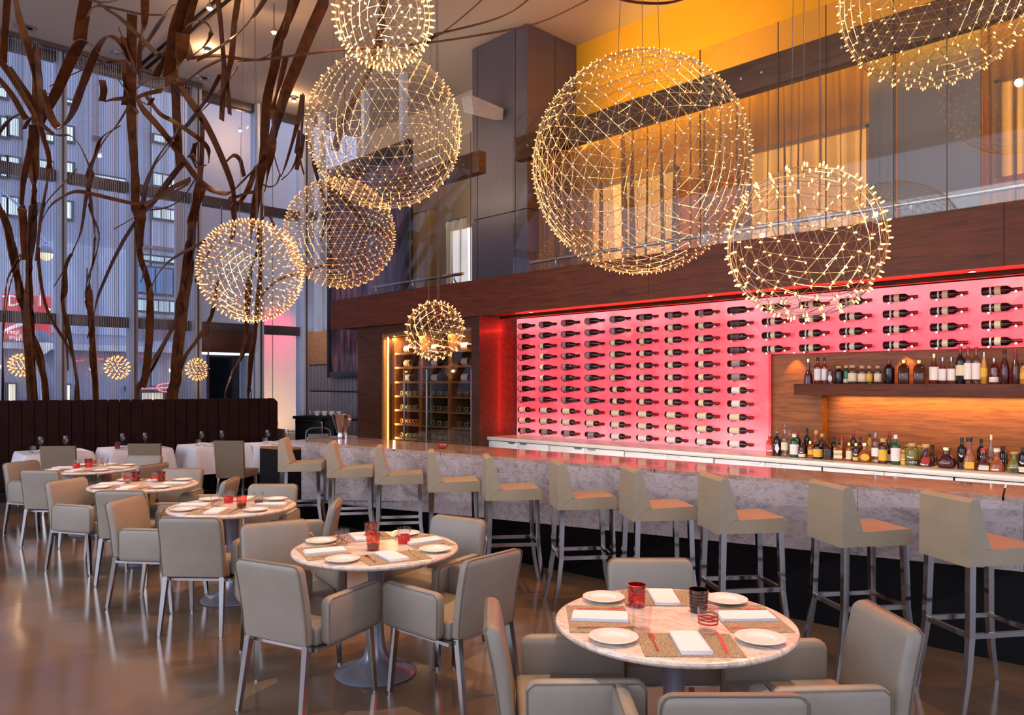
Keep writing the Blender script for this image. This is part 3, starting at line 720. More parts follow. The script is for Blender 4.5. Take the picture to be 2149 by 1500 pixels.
def text(s, size, parent, loc, m, name='lettering', ext=.01):
    cu = bpy.data.curves.new(name, 'FONT'); cu.body = s; cu.size = size; cu.extrude = ext; cu.align_x = 'CENTER'; cu.align_y = 'CENTER'; cu.resolution_u = 2
    cu.materials.append(m); o = bpy.data.objects.new(name, cu); COL.objects.link(o); o.parent = parent; o.location = loc; o.rotation_euler = (PI/2, 0, PI/2); return to_mesh(o)
sign_red = glow('red_sign_face', (.80,.055,.065), .62, base=(.6,.05,.05), sampled=False)
white_em = glow('white_sign_letters', (.95,.95,1), .85, sampled=False)
a, c, z0, z1 = pxrect(-22,617,99,662); a2, c2, z2, z3 = pxrect(-22,668,99,715)
sg = thing('shop_sign', 'red shop sign with white letters seen between the wood trunks at far left', 'sign', (XF+.3, 0, 0))
obj('panel', MB().box(0, .2, a, c, z0, z1), sign_red, sg, smooth=False); obj('panel', MB().box(0, .2, a2, c2, z2, z3), sign_red, sg, smooth=False)
def sg_at(px, py): v = onX(px, py, XF+.55); return (.24, v.y, v.z)
for s, px in (('T', -1), ('D', 29), ('I', 84), ('E', 58)): text(s, .55, sg, sg_at(px, 632), white_em)
for s, px, py in (('Fresh Market', 52, 697), ('Eatery', 52, 704), ('Pharmacy', 52, 711)): text(s, .24, sg, sg_at(px, py), white_em)
q = onX(27, 680, XF+.55)
obj('swoosh', MB().prism([(q.y-.45,q.z-.35),(q.y-.1,q.z-.1),(q.y+.45,q.z+.2),(q.y+.75,q.z+.3),(q.y+.5,q.z+.05),(q.y+.1,q.z-.12)], .2, .24, 'x'), white_em, sg, smooth=False)
ns = thing('neon_sign', 'small red neon arrow sign glowing in a shop front across the street', 'sign', (XF+.5, 0, 0))
q = onX(352, 813, XF+.5); neon = glow('red_neon', (1,.12,.10), 2.2, sampled=False)
obj('ring', MB().tube([(0, q.y+.42*math.cos(t*PI/10), q.z+.17*math.sin(t*PI/10)) for t in range(20)], .03, 6, closed=True), neon, ns)
obj('arrow', MB().prism([(q.y-.3,q.z-.03),(q.y+.1,q.z-.03),(q.y+.1,q.z-.1),(q.y+.32,q.z),(q.y+.1,q.z+.1),(q.y+.1,q.z+.03),(q.y-.3,q.z+.03)], -.02, .02, 'x'), glow('orange_neon', (1,.4,.2), 2.2, sampled=False), ns, smooth=False)
q = onX(310, 815, XF+.5)
nb_ = thing('neon_bar', 'dim red line of light over the yellow shop windows', 'sign', (XF+.5, q.y, q.z))
obj('tube', MB().tube([(0,-.7,0),(0,.8,0)], .05, 6), glow('dim_red_neon', (.9,.12,.16), .8, sampled=False), nb_)
obj('mount', MB().box(-.2,-.05,-.8,.9,-.1,.1), frame_m, nb_, smooth=False)
a, c, z0, z1 = pxrect(415,797,464,811, XF+2)
ws = thing('street_sign_board', 'plain white sign board in front of the dark lobby doors', 'sign', (XF+2, 0, 0))
obj('board', MB().box(0, .2, a, c, z0, z1), glow('white_board', (.8,.86,.95), .7, sampled=False), ws, smooth=False); obj('post', MB().box(.02,.14,(a+c)/2-.06,(a+c)/2+.06,0,z0), frame_m, ws, smooth=False)
a, c, z0, z1 = pxrect(497,782,516,842, XF+2)
yd = thing('lit_doorway', 'bright yellow doorway glimpsed past the lobby doors', 'doorway', (XF+2, 0, 0))
obj('glow_panel', MB().box(0, .1, a, c, z0, z1), glow('yellow_doorway', (1,.66,.12), .95, sampled=False), yd, smooth=False); obj('frame', MB().box(-.05,.0,a-.15,c+.15,0,z1+.15), frame_m, yd, smooth=False)
# street lamps: a hanging globe and a dome lamp
for k, (px, py, X) in enumerate(((96, 534, -24), (82, 721, -24))):
    v = onX(px, py, X)
    t = thing('street_lamp', ('round grey street lamp with warm bulb high outside the left window', 'round white street lamp below the red shop sign')[k], 'street lamp', (v.x, v.y, 0))
    obj('pole', MB().tube([(-.9,-.9,0),(-.9,-.9,v.z+1.8),(-.4,-.4,v.z+1.2),(0,0,v.z+.32)] if k == 0 else [(0,0,0),(0,0,v.z-.3)], .045, 8), M['alu'], t)
    r_ = .19 if k == 0 else .33
    obj('dome', MB().lathe([(0,r_),(r_*.5,r_*.87),(r_*.87,r_*.5),(r_,0),(r_,-.02),(0,-.02)], 16, Matrix.Translation((0,0,v.z+.05))), mat('lamp_dome', lin(150,158,176), .3), t)
    obj('bowl', MB().lathe([(0,-r_),(r_*.5,-r_*.87),(r_*.87,-r_*.5),(r_*.97,0),(0,0)], 16, Matrix.Translation((0,0,v.z+.02))), glow('lamp_bowl', (1,.7,.3) if k == 0 else (.7,.74,.8), 1.4 if k == 0 else .6, sampled=False), t)
# pale screen wall outside the corner bay, washed by a red and an amber floodlight
a, c = onX(556, 700, -16.6).y, onX(640, 700, -16.6).y
sw = thing('outdoor_screen', 'tall pale screen outside the corner window washed pink and amber', 'screen', (-16.6, 0, 0))
obj('panel', MB().box(-.1, 0, 6.2, (6.2+10.6)/2-.01, 0, 9), mat('pale_screen', lin(206,196,200), .7, var=.03), sw, smooth=False)
obj('panel', MB().box(-.1, 0, (6.2+10.6)/2+.01, 10.6, 0, 9), mat('pale_screen', lin(206,196,200), .7, var=.03), sw, smooth=False)
lamp('flood_red', 'SPOT', (-15.2, 8.3, 3.6), 190, (1,.05,.10), (-16.6, 8.55, 2.75), .1, angle=58, blend=1)
lamp('flood_amber', 'SPOT', (-15.1, 8.2, .5), 170, (1,.55,.18), (-16.6, 8.4, 1.2), .1, angle=95, blend=1)

# ---------------------------------------------------------------- ceiling fittings
v0, v1 = onZ(289, 149, CEIL), onZ(560, -80, CEIL)
sd = thing('slot_diffuser', 'black twin-slot air diffuser line in the ceiling among the wood strips', 'vent', (0,0,0))
dv = (v1-v0).normalized(); nv = Vector((-dv.y, dv.x, 0))
for s in (-.06, .06):
    obj('slot', MB().hexa([v0+nv*(s-.025)+Vector((0,0,-.015)), v1+nv*(s-.025)+Vector((0,0,-.02)), v1+nv*(s+.025)+Vector((0,0,-.02)), v0+nv*(s+.025)+Vector((0,0,-.02)),
        v0+nv*(s-.025)+Vector((0,0,-.001)), v1+nv*(s-.025)+Vector((0,0,-.001)), v1+nv*(s+.025)+Vector((0,0,-.001)), v0+nv*(s+.025)+Vector((0,0,-.001))]), M['black'], sd, smooth=False)
for k, (px, py) in enumerate(((58,56),(250,110),(427,161))):
    v = onZ(px, py, CEIL)
    t = thing('recessed_downlight', f"unlit round recessed ceiling light, {['leftmost','middle','rightmost'][k]} of three near the windows", 'light', v, 0, 'unlit ceiling lights')
    obj('rim', MB().lathe([(.07,0),(.11,0),(.11,-.012),(.07,-.02)], 18), M['brushed'], t); obj('lens', MB().lathe([(.07,-.004),(0,-.004)], 18), M['alu_dark'], t)
for k, (px, py, drop) in enumerate(((440,18,.28),(575,68,.42),(617,212,.08),(435,108,.05),(504,274,.05))):
    D_ = F*(CEIL-drop-E)/(CY-py); v = at(px, py, D_)
    t = thing('ceiling_spotlight', f"small glowing ceiling spotlight on a thin stem, {['near the top edge beside the black slot','right of the slot among wood strips','just left of the large mesh globe','in the middle of the wood tangle','low down by the window head'][k]}", 'light', (v.x, v.y, CEIL), 0, 'small lit ceiling spotlights')
    obj('stem', MB().tube([(0,0,0),(0,0,-drop+.05)], .008, 6), M['alu_dark'], t)
    obj('lamp_head', MB().lathe([(.03,-drop+.06),(.045,-drop+.04),(.05,-drop),(.035,-drop),(.03,-drop+.02)], 12), M['brushed'], t)
    lamp('spot_glow', 'POINT', (v.x, v.y, CEIL-drop-.06), 18, (1,.55,.24), size=.03)
    obj('lens', MB().lathe([(0,-drop-.03),(.025,-drop-.02),(.035,-drop),(0,-drop+.01)], 12), M['lamp_on'], t)

# ---------------------------------------------------------------- globe lamps: geodesic wire balls with a LED on each knot
def geo(n):
    bm = bmesh.new(); bmesh.ops.create_icosphere(bm, subdivisions=1, radius=1)
    base = [[v.co.copy() for v in f.verts] for f in bm.faces]; bm.free()
    key = {}; vs = []; es = set()
    def idx(p):
        p = p.normalized(); k = (round(p.x,4), round(p.y,4), round(p.z,4))
        if k not in key: key[k] = len(vs); vs.append(p)
        return key[k]
    for A, B_, Cq in base:
        g = {}
        for i in range(n+1):
            for j in range(n+1-i): g[i,j] = idx(A+(B_-A)*(i/n)+(Cq-A)*(j/n))
        for i in range(n):
            for j in range(n-i):
                for a, c in (((i,j),(i+1,j)), ((i+1,j),(i,j+1)), ((i,j+1),(i,j))): es.add(tuple(sorted((g[a], g[c]))))
    return vs, es
def globe(label, px, py, rpx, D, n, wire, bulb, power, canopy=True, single=False, inner=False, bm_='bulb'):
    r = rpx*D/F; c = at(px, py, D)
    t = thing('globe_lamp', label, 'pendant lamp', c, 0, 'globe pendant lamps')
    power *= .55
    rot = Matrix.Rotation(.35+.5*n, 3, 'Z') @ Matrix.Rotation(.2, 3, 'X')
    vs, es = geo(n); vs = [rot @ v for v in vs]
    mb = MB()
    for a, q in es: mb.tube([vs[a]*r, vs[q]*r], wire, 3, cap=False)
    if inner:                        # second shell that carries the feed current
        for a, q in es: mb.tube([vs[a]*r*.93, vs[q]*r*.93], wire*.8, 3, cap=False)
        for v in vs: mb.tube([v*r*.93, v*r], wire*.8, 3, cap=False)
    obj('wire_mesh', mb, M['wire'], t, smooth=False)
    prof = [(0,-.3*bulb),(.36*bulb,-.2*bulb),(.40*bulb,1.1*bulb),(.25*bulb,1.5*bulb),(0,1.6*bulb)]
    if single:
        me = MB().lathe(prof, 6).mesh('led')
        me.materials.append(M[bm_])
        for v in vs:
            o = bpy.data.objects.new('led', me); COL.objects.link(o); o.parent = t
            o.location = v*r; o.rotation_euler = v.to_track_quat('Z', 'Y').to_euler()
    else:
        lb = MB()
        for v in vs: lb.lathe(prof, 5, Matrix.Translation(v*r) @ v.to_track_quat('Z', 'Y').to_matrix().to_4x4())
        o = obj('leds', lb, M[bm_], t, smooth=False); o['kind'] = 'stuff'
    for k in range(3):
        a = 2*PI*k/3; top = Vector((.03*math.cos(a), .03*math.sin(a), CEIL-c.z))
        obj('cable', MB().tube([(r*.22*math.cos(a), r*.22*math.sin(a), r*.97), top], .0022, 4), M['alu_dark'], t)
    obj('canopy', MB().lathe([(0,0),(.09,0),(.09,-.03),(.0,-.035)], 16, Matrix.Translation((0,0,CEIL-c.z))), M['brushed'], t)
    if power: lamp('globe_light', 'POINT', c, power, (1,.66,.34), size=.03)
    return t
globe('brightest globe lamp at the top edge, cut off by the picture frame, left of centre', 805, 34, 101, 4.9, 5, .0017, .0145, 34, single=True, bm_='bulb_big')
globe('large fine mesh globe lamp directly below the bright one at the top', 807, 275, 159, 6.4, 8, .0019, .0105, 34)
globe('dim fine mesh globe lamp half hidden behind the large one, before the tall screen', 714, 490, 113, 9.0, 8, .0024, .0115, 22)
globe('bright globe lamp in front of the window corner, among the wood trunks', 527, 568, 105, 7.2, 7, .002, .0135, 36)
globe('biggest globe lamp, fine mesh, hanging in front of the mezzanine glass', 1343, 347, 225, 5.5, 9, .0019, .0095, 60)
globe('widely spaced globe lamp hanging right of the biggest one, over the bottle wall', 1690, 510, 158, 4.5, 5, .0019, .0145, 40, bm_='bulb_big')
globe('large globe lamp cut off by the top right corner of the picture', 1964, -16, 188, 5.3, 7, .0018, .0122, 44)
globe('small golden globe lamp hanging over the bar before the wine cabinet', 913, 693, 60, 7.2, 4, .0017, .0135, 22, single=True)
for k, (px, py, rp_, D_) in enumerate(((44,766,21,11.75),(246,771,22,12.7),(414,775,21,13.7))):
    globe(f"little golden globe lamp by the window above the banquette, {['leftmost','middle','rightmost'][k]} of three", px, py, rp_, D_, 3, .002, .019, 5, inner=False)
# ---------------------------------------------------------------- bent wood trees
# each strip: width and points traced where the strips run; distance from the camera grows towards the foot of its tree
def ribbon(pts, wid, twist=0, twist2=None, thick=.012):
    pts = smooth_path(pts, 4); n = len(pts); rings = []
    camp = Vector((0,0,E))
    for k, p in enumerate(pts):
        t = (pts[min(k+1,n-1)]-pts[max(k-1,0)]).normalized()
        v = (p-camp).normalized(); sd = t.cross(v)
        sd = sd.normalized() if sd.length > 1e-4 else t.orthogonal().normalized()
        nn = t.cross(sd)
        f = k/(n-1); a = twist+((twist2 if twist2 is not None else twist)-twist)*f
        wd = sd*math.cos(a)+nn*math.sin(a); th = t.cross(wd)
        w2 = wid[k] if isinstance(wid, list) else wid
        rings.append([p-wd*w2/2-th*thick/2, p+wd*w2/2-th*thick/2, p+wd*w2/2+th*thick/2, p-wd*w2/2+th*thick/2])
    return MB().loft(rings)
rngT = random.Random(11)
def tree(label, base, Db, strips, Dt=9.3, name='bentwood_tree'):
    root = at(base[0], base[1], Db); root.z = 0
    t = thing(name, label, 'sculpture', root, 0, 'bent wood trees')
    for st in strips:
        wpx, pl, foot = st[0], st[1], (len(st) > 2 and st[2])
        off = rngT.uniform(-.35, .35) if not foot else rngT.uniform(-.12, .12)
        pts = []
        for px, py in pl:
            D = Db+(Dt-Db)*max(0,(838-py))/838 + off*min(1,(838-py)/400)
            pts.append(at(px, py, D)-root)
        if foot:
            b_ = pts[-1]; e2 = pts[-2]; d_ = (b_-e2); pts.append(Vector((b_.x+d_.x*.4, b_.y+d_.y*.4, 0.0)))
        Dm = Db+(Dt-Db)*max(0,(838-sum(p[1] for p in pl)/len(pl)))/838
        tw = rngT.uniform(-.3,.3); tw2 = tw+rngT.uniform(-.4,.4)
        wm = (1.1 if foot else 1.38)*wpx*Dm/F/math.cos((tw+tw2)/2)
        obj('wood_strip', ribbon(pts, wm, tw, tw2), M['rib'], t, smooth=True, ang=30)
        if foot and wpx >= 9:          # most strips are laminated from two
            k2 = [Vector((rngT.uniform(-.035,.035), rngT.uniform(-.05,.05), 0)) for _ in pts]
            obj('wood_strip', ribbon([p+q_*(1 if 0 < i_ < len(pts)-1 else .4) for i_, (p, q_) in enumerate(zip(pts, k2))][1:], wm*.6, tw+.4, tw2-.5), M['rib'], t, smooth=True, ang=30)
    return t
tree('leftmost bent wood tree with the thick trunk and the widest arching strips', (66,838), 11.75, [
 (17, [(72,262),(70,330),(70,400),(72,470),(66,540),(62,640),(60,720),(66,838)], 1),
 (14, [(66,430),(60,500),(58,560),(56,640),(58,720),(72,838)], 1),
 (14, [(-8,420),(0,440),(15,480),(27,540),(47,627),(62,697),(83,757),(98,838)], 1),
 (14, [(45,536),(43,545),(25,585),(14,640),(6,715),(4,838)], 1),
 (8,  [(80,520),(82,560),(91,622),(107,668),(136,716),(155,757),(162,838)], 1),
 (11, [(66,290),(62,318),(50,372),(46,426),(50,480),(55,545)]),
 (9,  [(84,262),(90,286),(102,326),(102,364),(92,420),(84,470),(76,545)]),
 (8,  [(84,468),(92,436),(104,416),(128,390),(160,356)]),
 (8,  [(82,480),(88,462),(104,434),(120,420),(156,402),(198,408),(240,418),(288,427),(328,418),(360,405),(396,385)]),
 (15, [(78,262),(79,200),(79,150),(77,96)]),
 (13, [(76,215),(72,150),(62,110),(50,70),(40,36),(32,-6)]),
 (12, [(15,-6),(12,40),(8,90),(7,132)]),
 (17, [(-10,118),(10,140),(28,164),(52,200),(80,245)]),
 (12, [(-8,160),(10,180),(30,207),(48,240),(56,250)]),
 (13, [(20,140),(44,176),(66,210),(84,246)]),
 (18, [(75,272),(92,240),(112,206),(128,172),(142,140),(158,106),(174,87),(194,96),(218,128),(246,164),(270,198)]),
 (17, [(90,190),(98,222),(110,252),(126,268),(142,254),(154,232),(168,192),(178,166),(192,128),(206,96),(224,76),(244,82),(258,98),(270,124),(286,150)]),
 (11, [(107,180),(140,162),(180,144),(225,129),(258,128),(290,112),(318,74),(340,40),(366,10)]),
 (7,  [(86,262),(100,276),(112,282),(125,284),(146,284),(164,300),(176,322),(190,358)]),
 (8,  [(-5,282),(10,262),(24,248),(44,238)]),
 (10, [(90,190),(100,220),(112,250),(124,266)]),
 (9,  [(50,270),(62,250),(76,246),(90,262),(112,282)]),
])
tree('slender bent wood tree second from the left, forked like an X above the banquette', (200,838), 12.3, [
 (11, [(270,222),(246,262),(222,290),(202,324),(190,362),(188,400),(193,440),(199,490),(196,540),(188,592),(189,633),(192,690),(196,747),(201,838)], 1),
 (10, [(176,322),(190,358),(187,390),(180,420),(170,486),(156,520),(146,545),(134,567),(114,600)]),
 (9,  [(150,532),(138,560),(132,612),(132,640),(140,693),(151,736),(160,790),(163,838)], 1),
 (13, [(385,340),(360,372),(320,426),(290,458),(262,500),(246,530),(236,550),(222,582),(206,622),(197,664),(192,700)]),
 (7,  [(240,480),(290,450),(330,410),(362,368)]),
 (6,  [(183,563),(182,600),(181,640)]),
 (5,  [(192,664),(188,690),(184,708)]),
 (6,  [(136,690),(140,730),(143,776)]),
])
tree('thin bent wood tree right of the X shaped one, with a wine-glass fork', (300,838), 12.7, [
 (12, [(277,30),(276,120),(275,235),(280,320),(284,380),(284,440),(290,500),(296,545),(306,575),(314,612),(315,664),(312,726),(306,784),(298,812)]),
 (9,  [(430,505),(400,522),(372,536),(346,556),(330,578),(319,600),(315,630)]),
 (13, [(372,270),(356,306),(330,340),(312,366),(301,400),(297,430),(297,470),(294,520)]),
 (6,  [(318,640),(310,664),(309,684)]),
 (7,  [(304,560),(300,580),(296,590)]),
])
tree('thickest bent wood trunk in the middle of the group, spreading into a tangle', (362,838), 12.9, [
 (20, [(425,250),(423,344),(418,404),(403,464),(397,540),(391,592),(385,633),(381,664),(376,705),(371,757),(369,798),(362,838)], 1),
 (16, [(424,400),(410,440),(398,480),(392,540),(388,590),(384,640)]),
 (10, [(400,560),(388,600),(381,623),(368,674),(341,726),(312,774),(302,798),(288,838)], 1),
 (6,  [(465,436),(463,476),(444,517),(424,556),(410,590)]),
 (6,  [(456,590),(453,612),(445,660),(416,710),(389,747),(376,784)]),
 (20, [(368,158),(391,200),(432,260),(463,325),(485,382),(491,416),(492,464),(486,510)]),
 (16, [(285,200),(300,229),(326,258),(353,291),(384,334),(413,373),(437,394),(460,403),(484,404),(516,373),(559,325),(583,248),(600,192),(620,144),(650,70),(676,12),(682,-8)]),
 (13, [(368,176),(370,230),(373,290),(377,350)]),
 (9,  [(306,200),(335,238),(365,255),(415,289),(437,313),(438,340)]),
 (10, [(392,268),(425,231),(444,212),(470,180),(498,142)]),
 (12, [(384,178),(420,148),(448,132),(470,122)]),
 (10, [(386,270),(428,216),(450,180),(462,156)]),
 (13, [(300,432),(306,392),(324,344),(345,310),(366,284)]),
 (7,  [(300,436),(330,414),(360,394),(400,376)]),
 (7,  [(315,440),(346,436),(372,424),(392,404),(412,372)]),
 (7,  [(474,340),(490,326),(503,334),(508,352),(512,370)]),
 (6,  [(395,330),(404,322),(412,340),(420,350),(432,346)]),
 (9,  [(480,416),(500,412),(520,404),(542,404)]),
 (12, [(487,430),(490,460),(493,490)]),
 (8,  [(500,430),(520,398),(532,368),(540,350)]),
 (10, [(410,300),(404,330),(412,352)]),
])
tree('bent wood tree nearest the window corner, running up behind the globe lamps', (500,838), 13.2, [
 (9,  [(548,470),(540,520),(526,580),(519,656),(517,695),(507,743),(490,778),(478,809),(473,838)], 1),
 (10, [(552,430),(549,480),(546,560),(539,640),(536,695),(529,747),(523,809),(521,838)], 1),
 (8,  [(462,580),(453,612),(441,664),(438,705),(437,747),(437,838)], 1),
 (14, [(524,520),(532,460),(540,404),(552,340),(556,270),(562,200),(576,140),(586,80),(602,46),(622,-6)]),
 (12, [(556,400),(566,340),(574,280),(572,230),(586,180),(600,120)]),
 (8,  [(610,-4),(606,30),(596,76),(576,106),(550,122),(520,125),(460,117),(420,120),(398,122)]),
 (7,  [(634,200),(624,260),(600,344),(590,370)]),
 (9,  [(637,198),(633,272),(629,315),(612,356),(592,376)]),
 (6,  [(626,318),(632,344),(638,366)]), (6, [(630,322),(626,340),(622,356)]),
 (20, [(633,278),(630,300),(626,326)]),
 (7,  [(571,303),(578,337),(588,368)]),
 (5,  [(588,366),(580,386),(566,392),(552,387)]),
 (7,  [(645,284),(652,310),(660,344),(676,360)]),
 (6,  [(560,440),(548,470),(536,500)]),
 (5,  [(556,432),(570,462),(584,492),(592,505)]),
 (6,  [(540,634),(560,606),(589,585),(641,569),(680,556),(706,546)]),
 (14, [(657,340),(666,372),(676,404),(686,440),(682,470),(674,505)]),
 (10, [(694,386),(720,416),(744,442),(760,460)]),
], Dt=9.6)
tree('tangle of wood strips hanging from the ceiling over the banquette', (330,838), 12.4, [
 (17, [(416,124),(440,112),(462,98),(500,70),(530,38),(560,-8)]),
 (10, [(457,-6),(461,30),(464,60),(470,140),(468,200),(465,252)]),
 (8,  [(500,-6),(492,50),(486,120),(477,160),(480,200),(482,240)]),
 (19, [(370,24),(380,46),(388,76),(396,106),(400,124)]),
 (7,  [(396,124),(410,112),(430,95),(443,70),(437,52),(420,43),(400,50),(392,60)]),
 (22, [(390,-6),(374,40),(366,80),(360,120),(354,160)]),
 (17, [(384,70),(382,100),(378,132),(368,158),(346,172)]),
 (12, [(410,-6),(398,36),(388,84)]),
 (11, [(304,-6),(303,50),(294,90),(291,146)]),
 (17, [(181,-8),(176,24),(171,54),(167,88)]),
 (13, [(196,-2),(225,20),(252,38),(290,74),(334,118)]),
 (7,  [(185,34),(194,16),(216,13),(260,22),(300,30),(340,31)]),
 (7,  [(180,-4),(204,4),(230,4),(258,-4)]),
 (15, [(326,160),(336,140),(350,118),(346,98)]),
 (12, [(268,196),(262,220),(268,190),(266,160),(262,130)]),
 (11, [(258,78),(266,110),(275,140)]),
 (16, [(250,60),(262,90),(276,124),(284,152)]),
 (8,  [(330,112),(360,115),(392,120),(420,120)]),
 (9,  [(278,192),(300,176),(320,164),(350,166)]),
 (10, [(222,212),(240,208),(266,206)]),
 (10, [(272,202),(276,218),(290,238)]),
 (10, [(214,168),(218,190),(214,212)]),
 (8,  [(320,206),(310,220),(290,205),(310,196),(340,190)]),
], Dt=9.2, name='wood_strip_tangle')
t = thing('ceiling_ribbon', 'long wood strips sweeping under the ceiling towards the grey column', 'sculpture', at(800,100,8.2))
r0 = at(800,100,8.2)
for wpx, pl in ((15, [(502,127),(560,124),(620,116),(720,104),(810,98),(896,90),(1015,72),(1130,48),(1222,6),(1260,-14)]), (13, [(906,73),(957,62),(1030,43),(1078,22),(1115,-6)]), (12, [(905,84),(940,60),(975,32),(1020,-8)]),
        (17, [(806,-10),(799,60),(784,130),(745,205),(716,268),(702,316)]), (5, [(1270,-12),(1330,4),(1400,6),(1450,-8)]), (10, [(850,140),(872,104),(900,82),(930,68)])):
    Ds = [10.0-2.2*(px-500)/700 if px > 500 else 10 for px, py in pl]
    obj('wood_strip', ribbon([at(px, py, max(7.6, D))-r0 for (px, py), D in zip(pl, Ds)], wpx*8.6/F, rngT.uniform(-.3,.3)), M['rib'], t, ang=30)

# ---------------------------------------------------------------- banquette
def bq(f): return Vector((-13.58, 1.02, 0)).lerp(Vector((-11.98, 6.13, 0)), f)
bq0, bq1 = bq(0), bq(1); bd = (bq1-bq0).normalized(); bn = Vector((bd.y, -bd.x, 0)); bL = (bq1-bq0).length
bt_ = thing('banquette', 'tall dark brown channel-tufted velvet banquette under the windows', 'banquette', bq0, math.atan2(bd.y, bd.x))
x = 0; nn = 0
while x < bL-.05:
    wd = min(.155, bL-x)
    r_ = .07 if x+.155 >= bL-.05 else .03
    top = []
    obj('back_channel', MB().prism([(x+.003,.0),(x+wd-.003,.0),(x+wd-.003,1.44-(.06 if r_ > .05 else .012)),(x+wd-(.06 if r_ > .05 else .02),1.44),(x+.02,1.44),(x+.003,1.43)], -.14, .14), M['banquette'], bt_, smooth=False)
    x += .158
obj('seat', MB().box(0, bL-.1, -.30, -.14, .14, .46, .03), M['banquette'], bt_)
obj('back_board', MB().box(0, bL-.10, .142, .16, 0, 1.40), M['black'], bt_, smooth=False)
obj('plinth', MB().box(0, bL-.12, -.36, .1, 0, .14), M['black'], bt_, smooth=False)

# ---------------------------------------------------------------- armchair
def make_armchair():
    t = thing('armchair', '', 'chair', (0,0,0), 0, 'armchairs at the round tables')
    def slab(hx, hy, z0, z1, lean, cx=0, cy=0, rx=.02, top_in=.03):
        rings = []
        for f, ix, iy in ((0,.02,.012),(.02,.004,.002),(.06,0,0),(.3,0,0),(.55,0,0),(.78,0,0),(1-.035/(z1-z0),0,0),(1-.018/(z1-z0),.006,.002),(1-.006/(z1-z0),.018,.008),(1,top_in,.016)):
            z = z0+(z1-z0)*f
            rings.append([(x, y+lean(f), z) for x, y in rrect(hx-ix, hy-iy, rx, cx, cy)])
        return MB().loft(rings)
    lean = lambda f: -.235-.05*f-.045*max(0, f-.45)**1.3
    bk = obj('backrest', slab(.215, .031, .385, .80, lean), M['leather'], t)
    pts = []
    for f, ix in ((.01,.006),(.2,0),(.4,0),(.6,0),(.8,0),(.91,0),(.955,.004),(.982,.014),(.996,.028),(1.0,.05)): pts.append((-(.215-ix), lean(f)-.026+.008*(f > .97), .385+.415*f))
    pts += [(x*-1, y, z) for x, y, z in pts[::-1]]
    obj('piping', MB().tube(pts, .0035, 5), M['piping'], bk)
    for s in (-1, 1):
        rings = []
        for z, iy, ix in ((.375,.03,.012),(.385,.012,.003),(.405,.0,0),(.5,0,0),(.585,0,0),(.603,.008,.003),(.614,.022,.01),(.62,.04,.02)):
            rings.append([(x, y, z) for x, y in rrect(.030-ix, .222-iy, .018, s*.248, .045)])
        am = obj('armrest', MB().loft(rings), M['leather'], t)
        e = [(s*.277, -.17, .39), (s*.277, -.172, .59), (s*.275, -.145, .612), (s*.275, .235, .612), (s*.277, .262, .59), (s*.277, .262, .39)]
        obj('piping', MB().tube(e, .003, 5), M['piping'], am)
    obj('seat', MB().box(-.215, .215, -.20, .262, .37, .468, .022, 3), M['leather'], t)
    obj('seat_frame', MB().box(-.24, .24, -.22, .22, .355, .372), M['brushed'], t, smooth=False)
    for s in (-1, 1):
        l = obj('leg', MB().bar((s*.195,-.245,.39), (s*.212,-.305,.012), .034, .034, .022, .022), M['steel'], t, smooth=False)
        obj('glide', MB().lathe([(0,0),(.011,0),(.011,.014),(0,.014)], 8, Matrix.Translation((s*.212,-.305,0))), M['brushed'], l)
        l = obj('leg', MB().bar((s*.235,.20,.37), (s*.245,.235,.012), .034, .034, .022, .022), M['steel'], t, smooth=False)
        obj('glide', MB().lathe([(0,0),(.011,0),(.011,.014),(0,.014)], 8, Matrix.Translation((s*.245,.235,0))), M['brushed'], l)
    return t
TN = ['nearest round table', 'second nearest round table', 'middle round table', 'fourth round table back', 'farthest round table']
TC = [(.66, 3.11), (-.80, 4.48), (-2.2, 6.0), (-3.5, 7.25), (-4.75, 8.62)]
chairs = [
 (0, .64,2.23, .0,1, 'closest to the camera, back towards it'), (0, .705,3.87, 0,-1, 'chair across the table, facing the camera'), (0, -.06,3.02, 1,.02, 'chair on the left, seen side on'), (0, 1.44,2.98, -1,-.05, 'chair on the right with its inside showing'),
 (1, -1.21,3.85, .46,.89, 'chair at front left, its back to the camera'), (1, -.12,4.02, -.75,.66, 'chair at front right, turned side on'), (1, -1.52,4.91, .53,-.85, 'chair at back left, inside showing'), (1, -.37,5.08, -.54,-.84, 'chair at back right, facing the camera'),
 (2, -2.15,5.12, .05,1, 'chair with its back to the camera'), (2, -1.36,5.8, -1,-.1, 'chair on the right, seen side on'), (2, -2.99,5.94, .99,-.13, 'chair on the left, tan inside showing'), (2, -2.12,6.74, 0,-1, 'chair behind the table, facing the camera'),
 (3, -3.26,6.38, .03,1, 'chair with its back to the camera'), (3, -2.66,7.15, -1,-.05, 'chair on the right, mostly hidden'), (3, -4.13,7.10, .95,-.3, 'chair on the left, tan inside showing'), (3, -3.46,7.98, 0,-1, 'chair behind the table, facing the camera'),
 (4, -4.85,7.87, .1,1, 'chair with its back to the camera'), (4, -5.58,8.7, .95,-.3, 'chair on the left, tan inside showing'), (4, -4.56,9.44, 0,-1, 'chair behind the table, facing the camera'), (4, -4.0,8.45, -.93,.3, 'chair on the right, turned away')]
ac = make_armchair()
for i, (k, x, y, fx, fy, lb) in enumerate(chairs):
    n_ = math.hypot(fx, fy); cx_, cy_ = x+.28*fx/n_, y+.28*fy/n_
    lab = f'taupe leather armchair at the {TN[k]}: {lb}'.replace(': chair ', ': ').replace('its back to the camera', 'back to camera')
    if i == 0: ac.location = P(cx_, cy_); ac.rotation_euler = (0,0,yaw_to(fx,fy)); ac['label'] = lab
    else: dup(ac, P(cx_, cy_), yaw_to(fx,fy), lab)

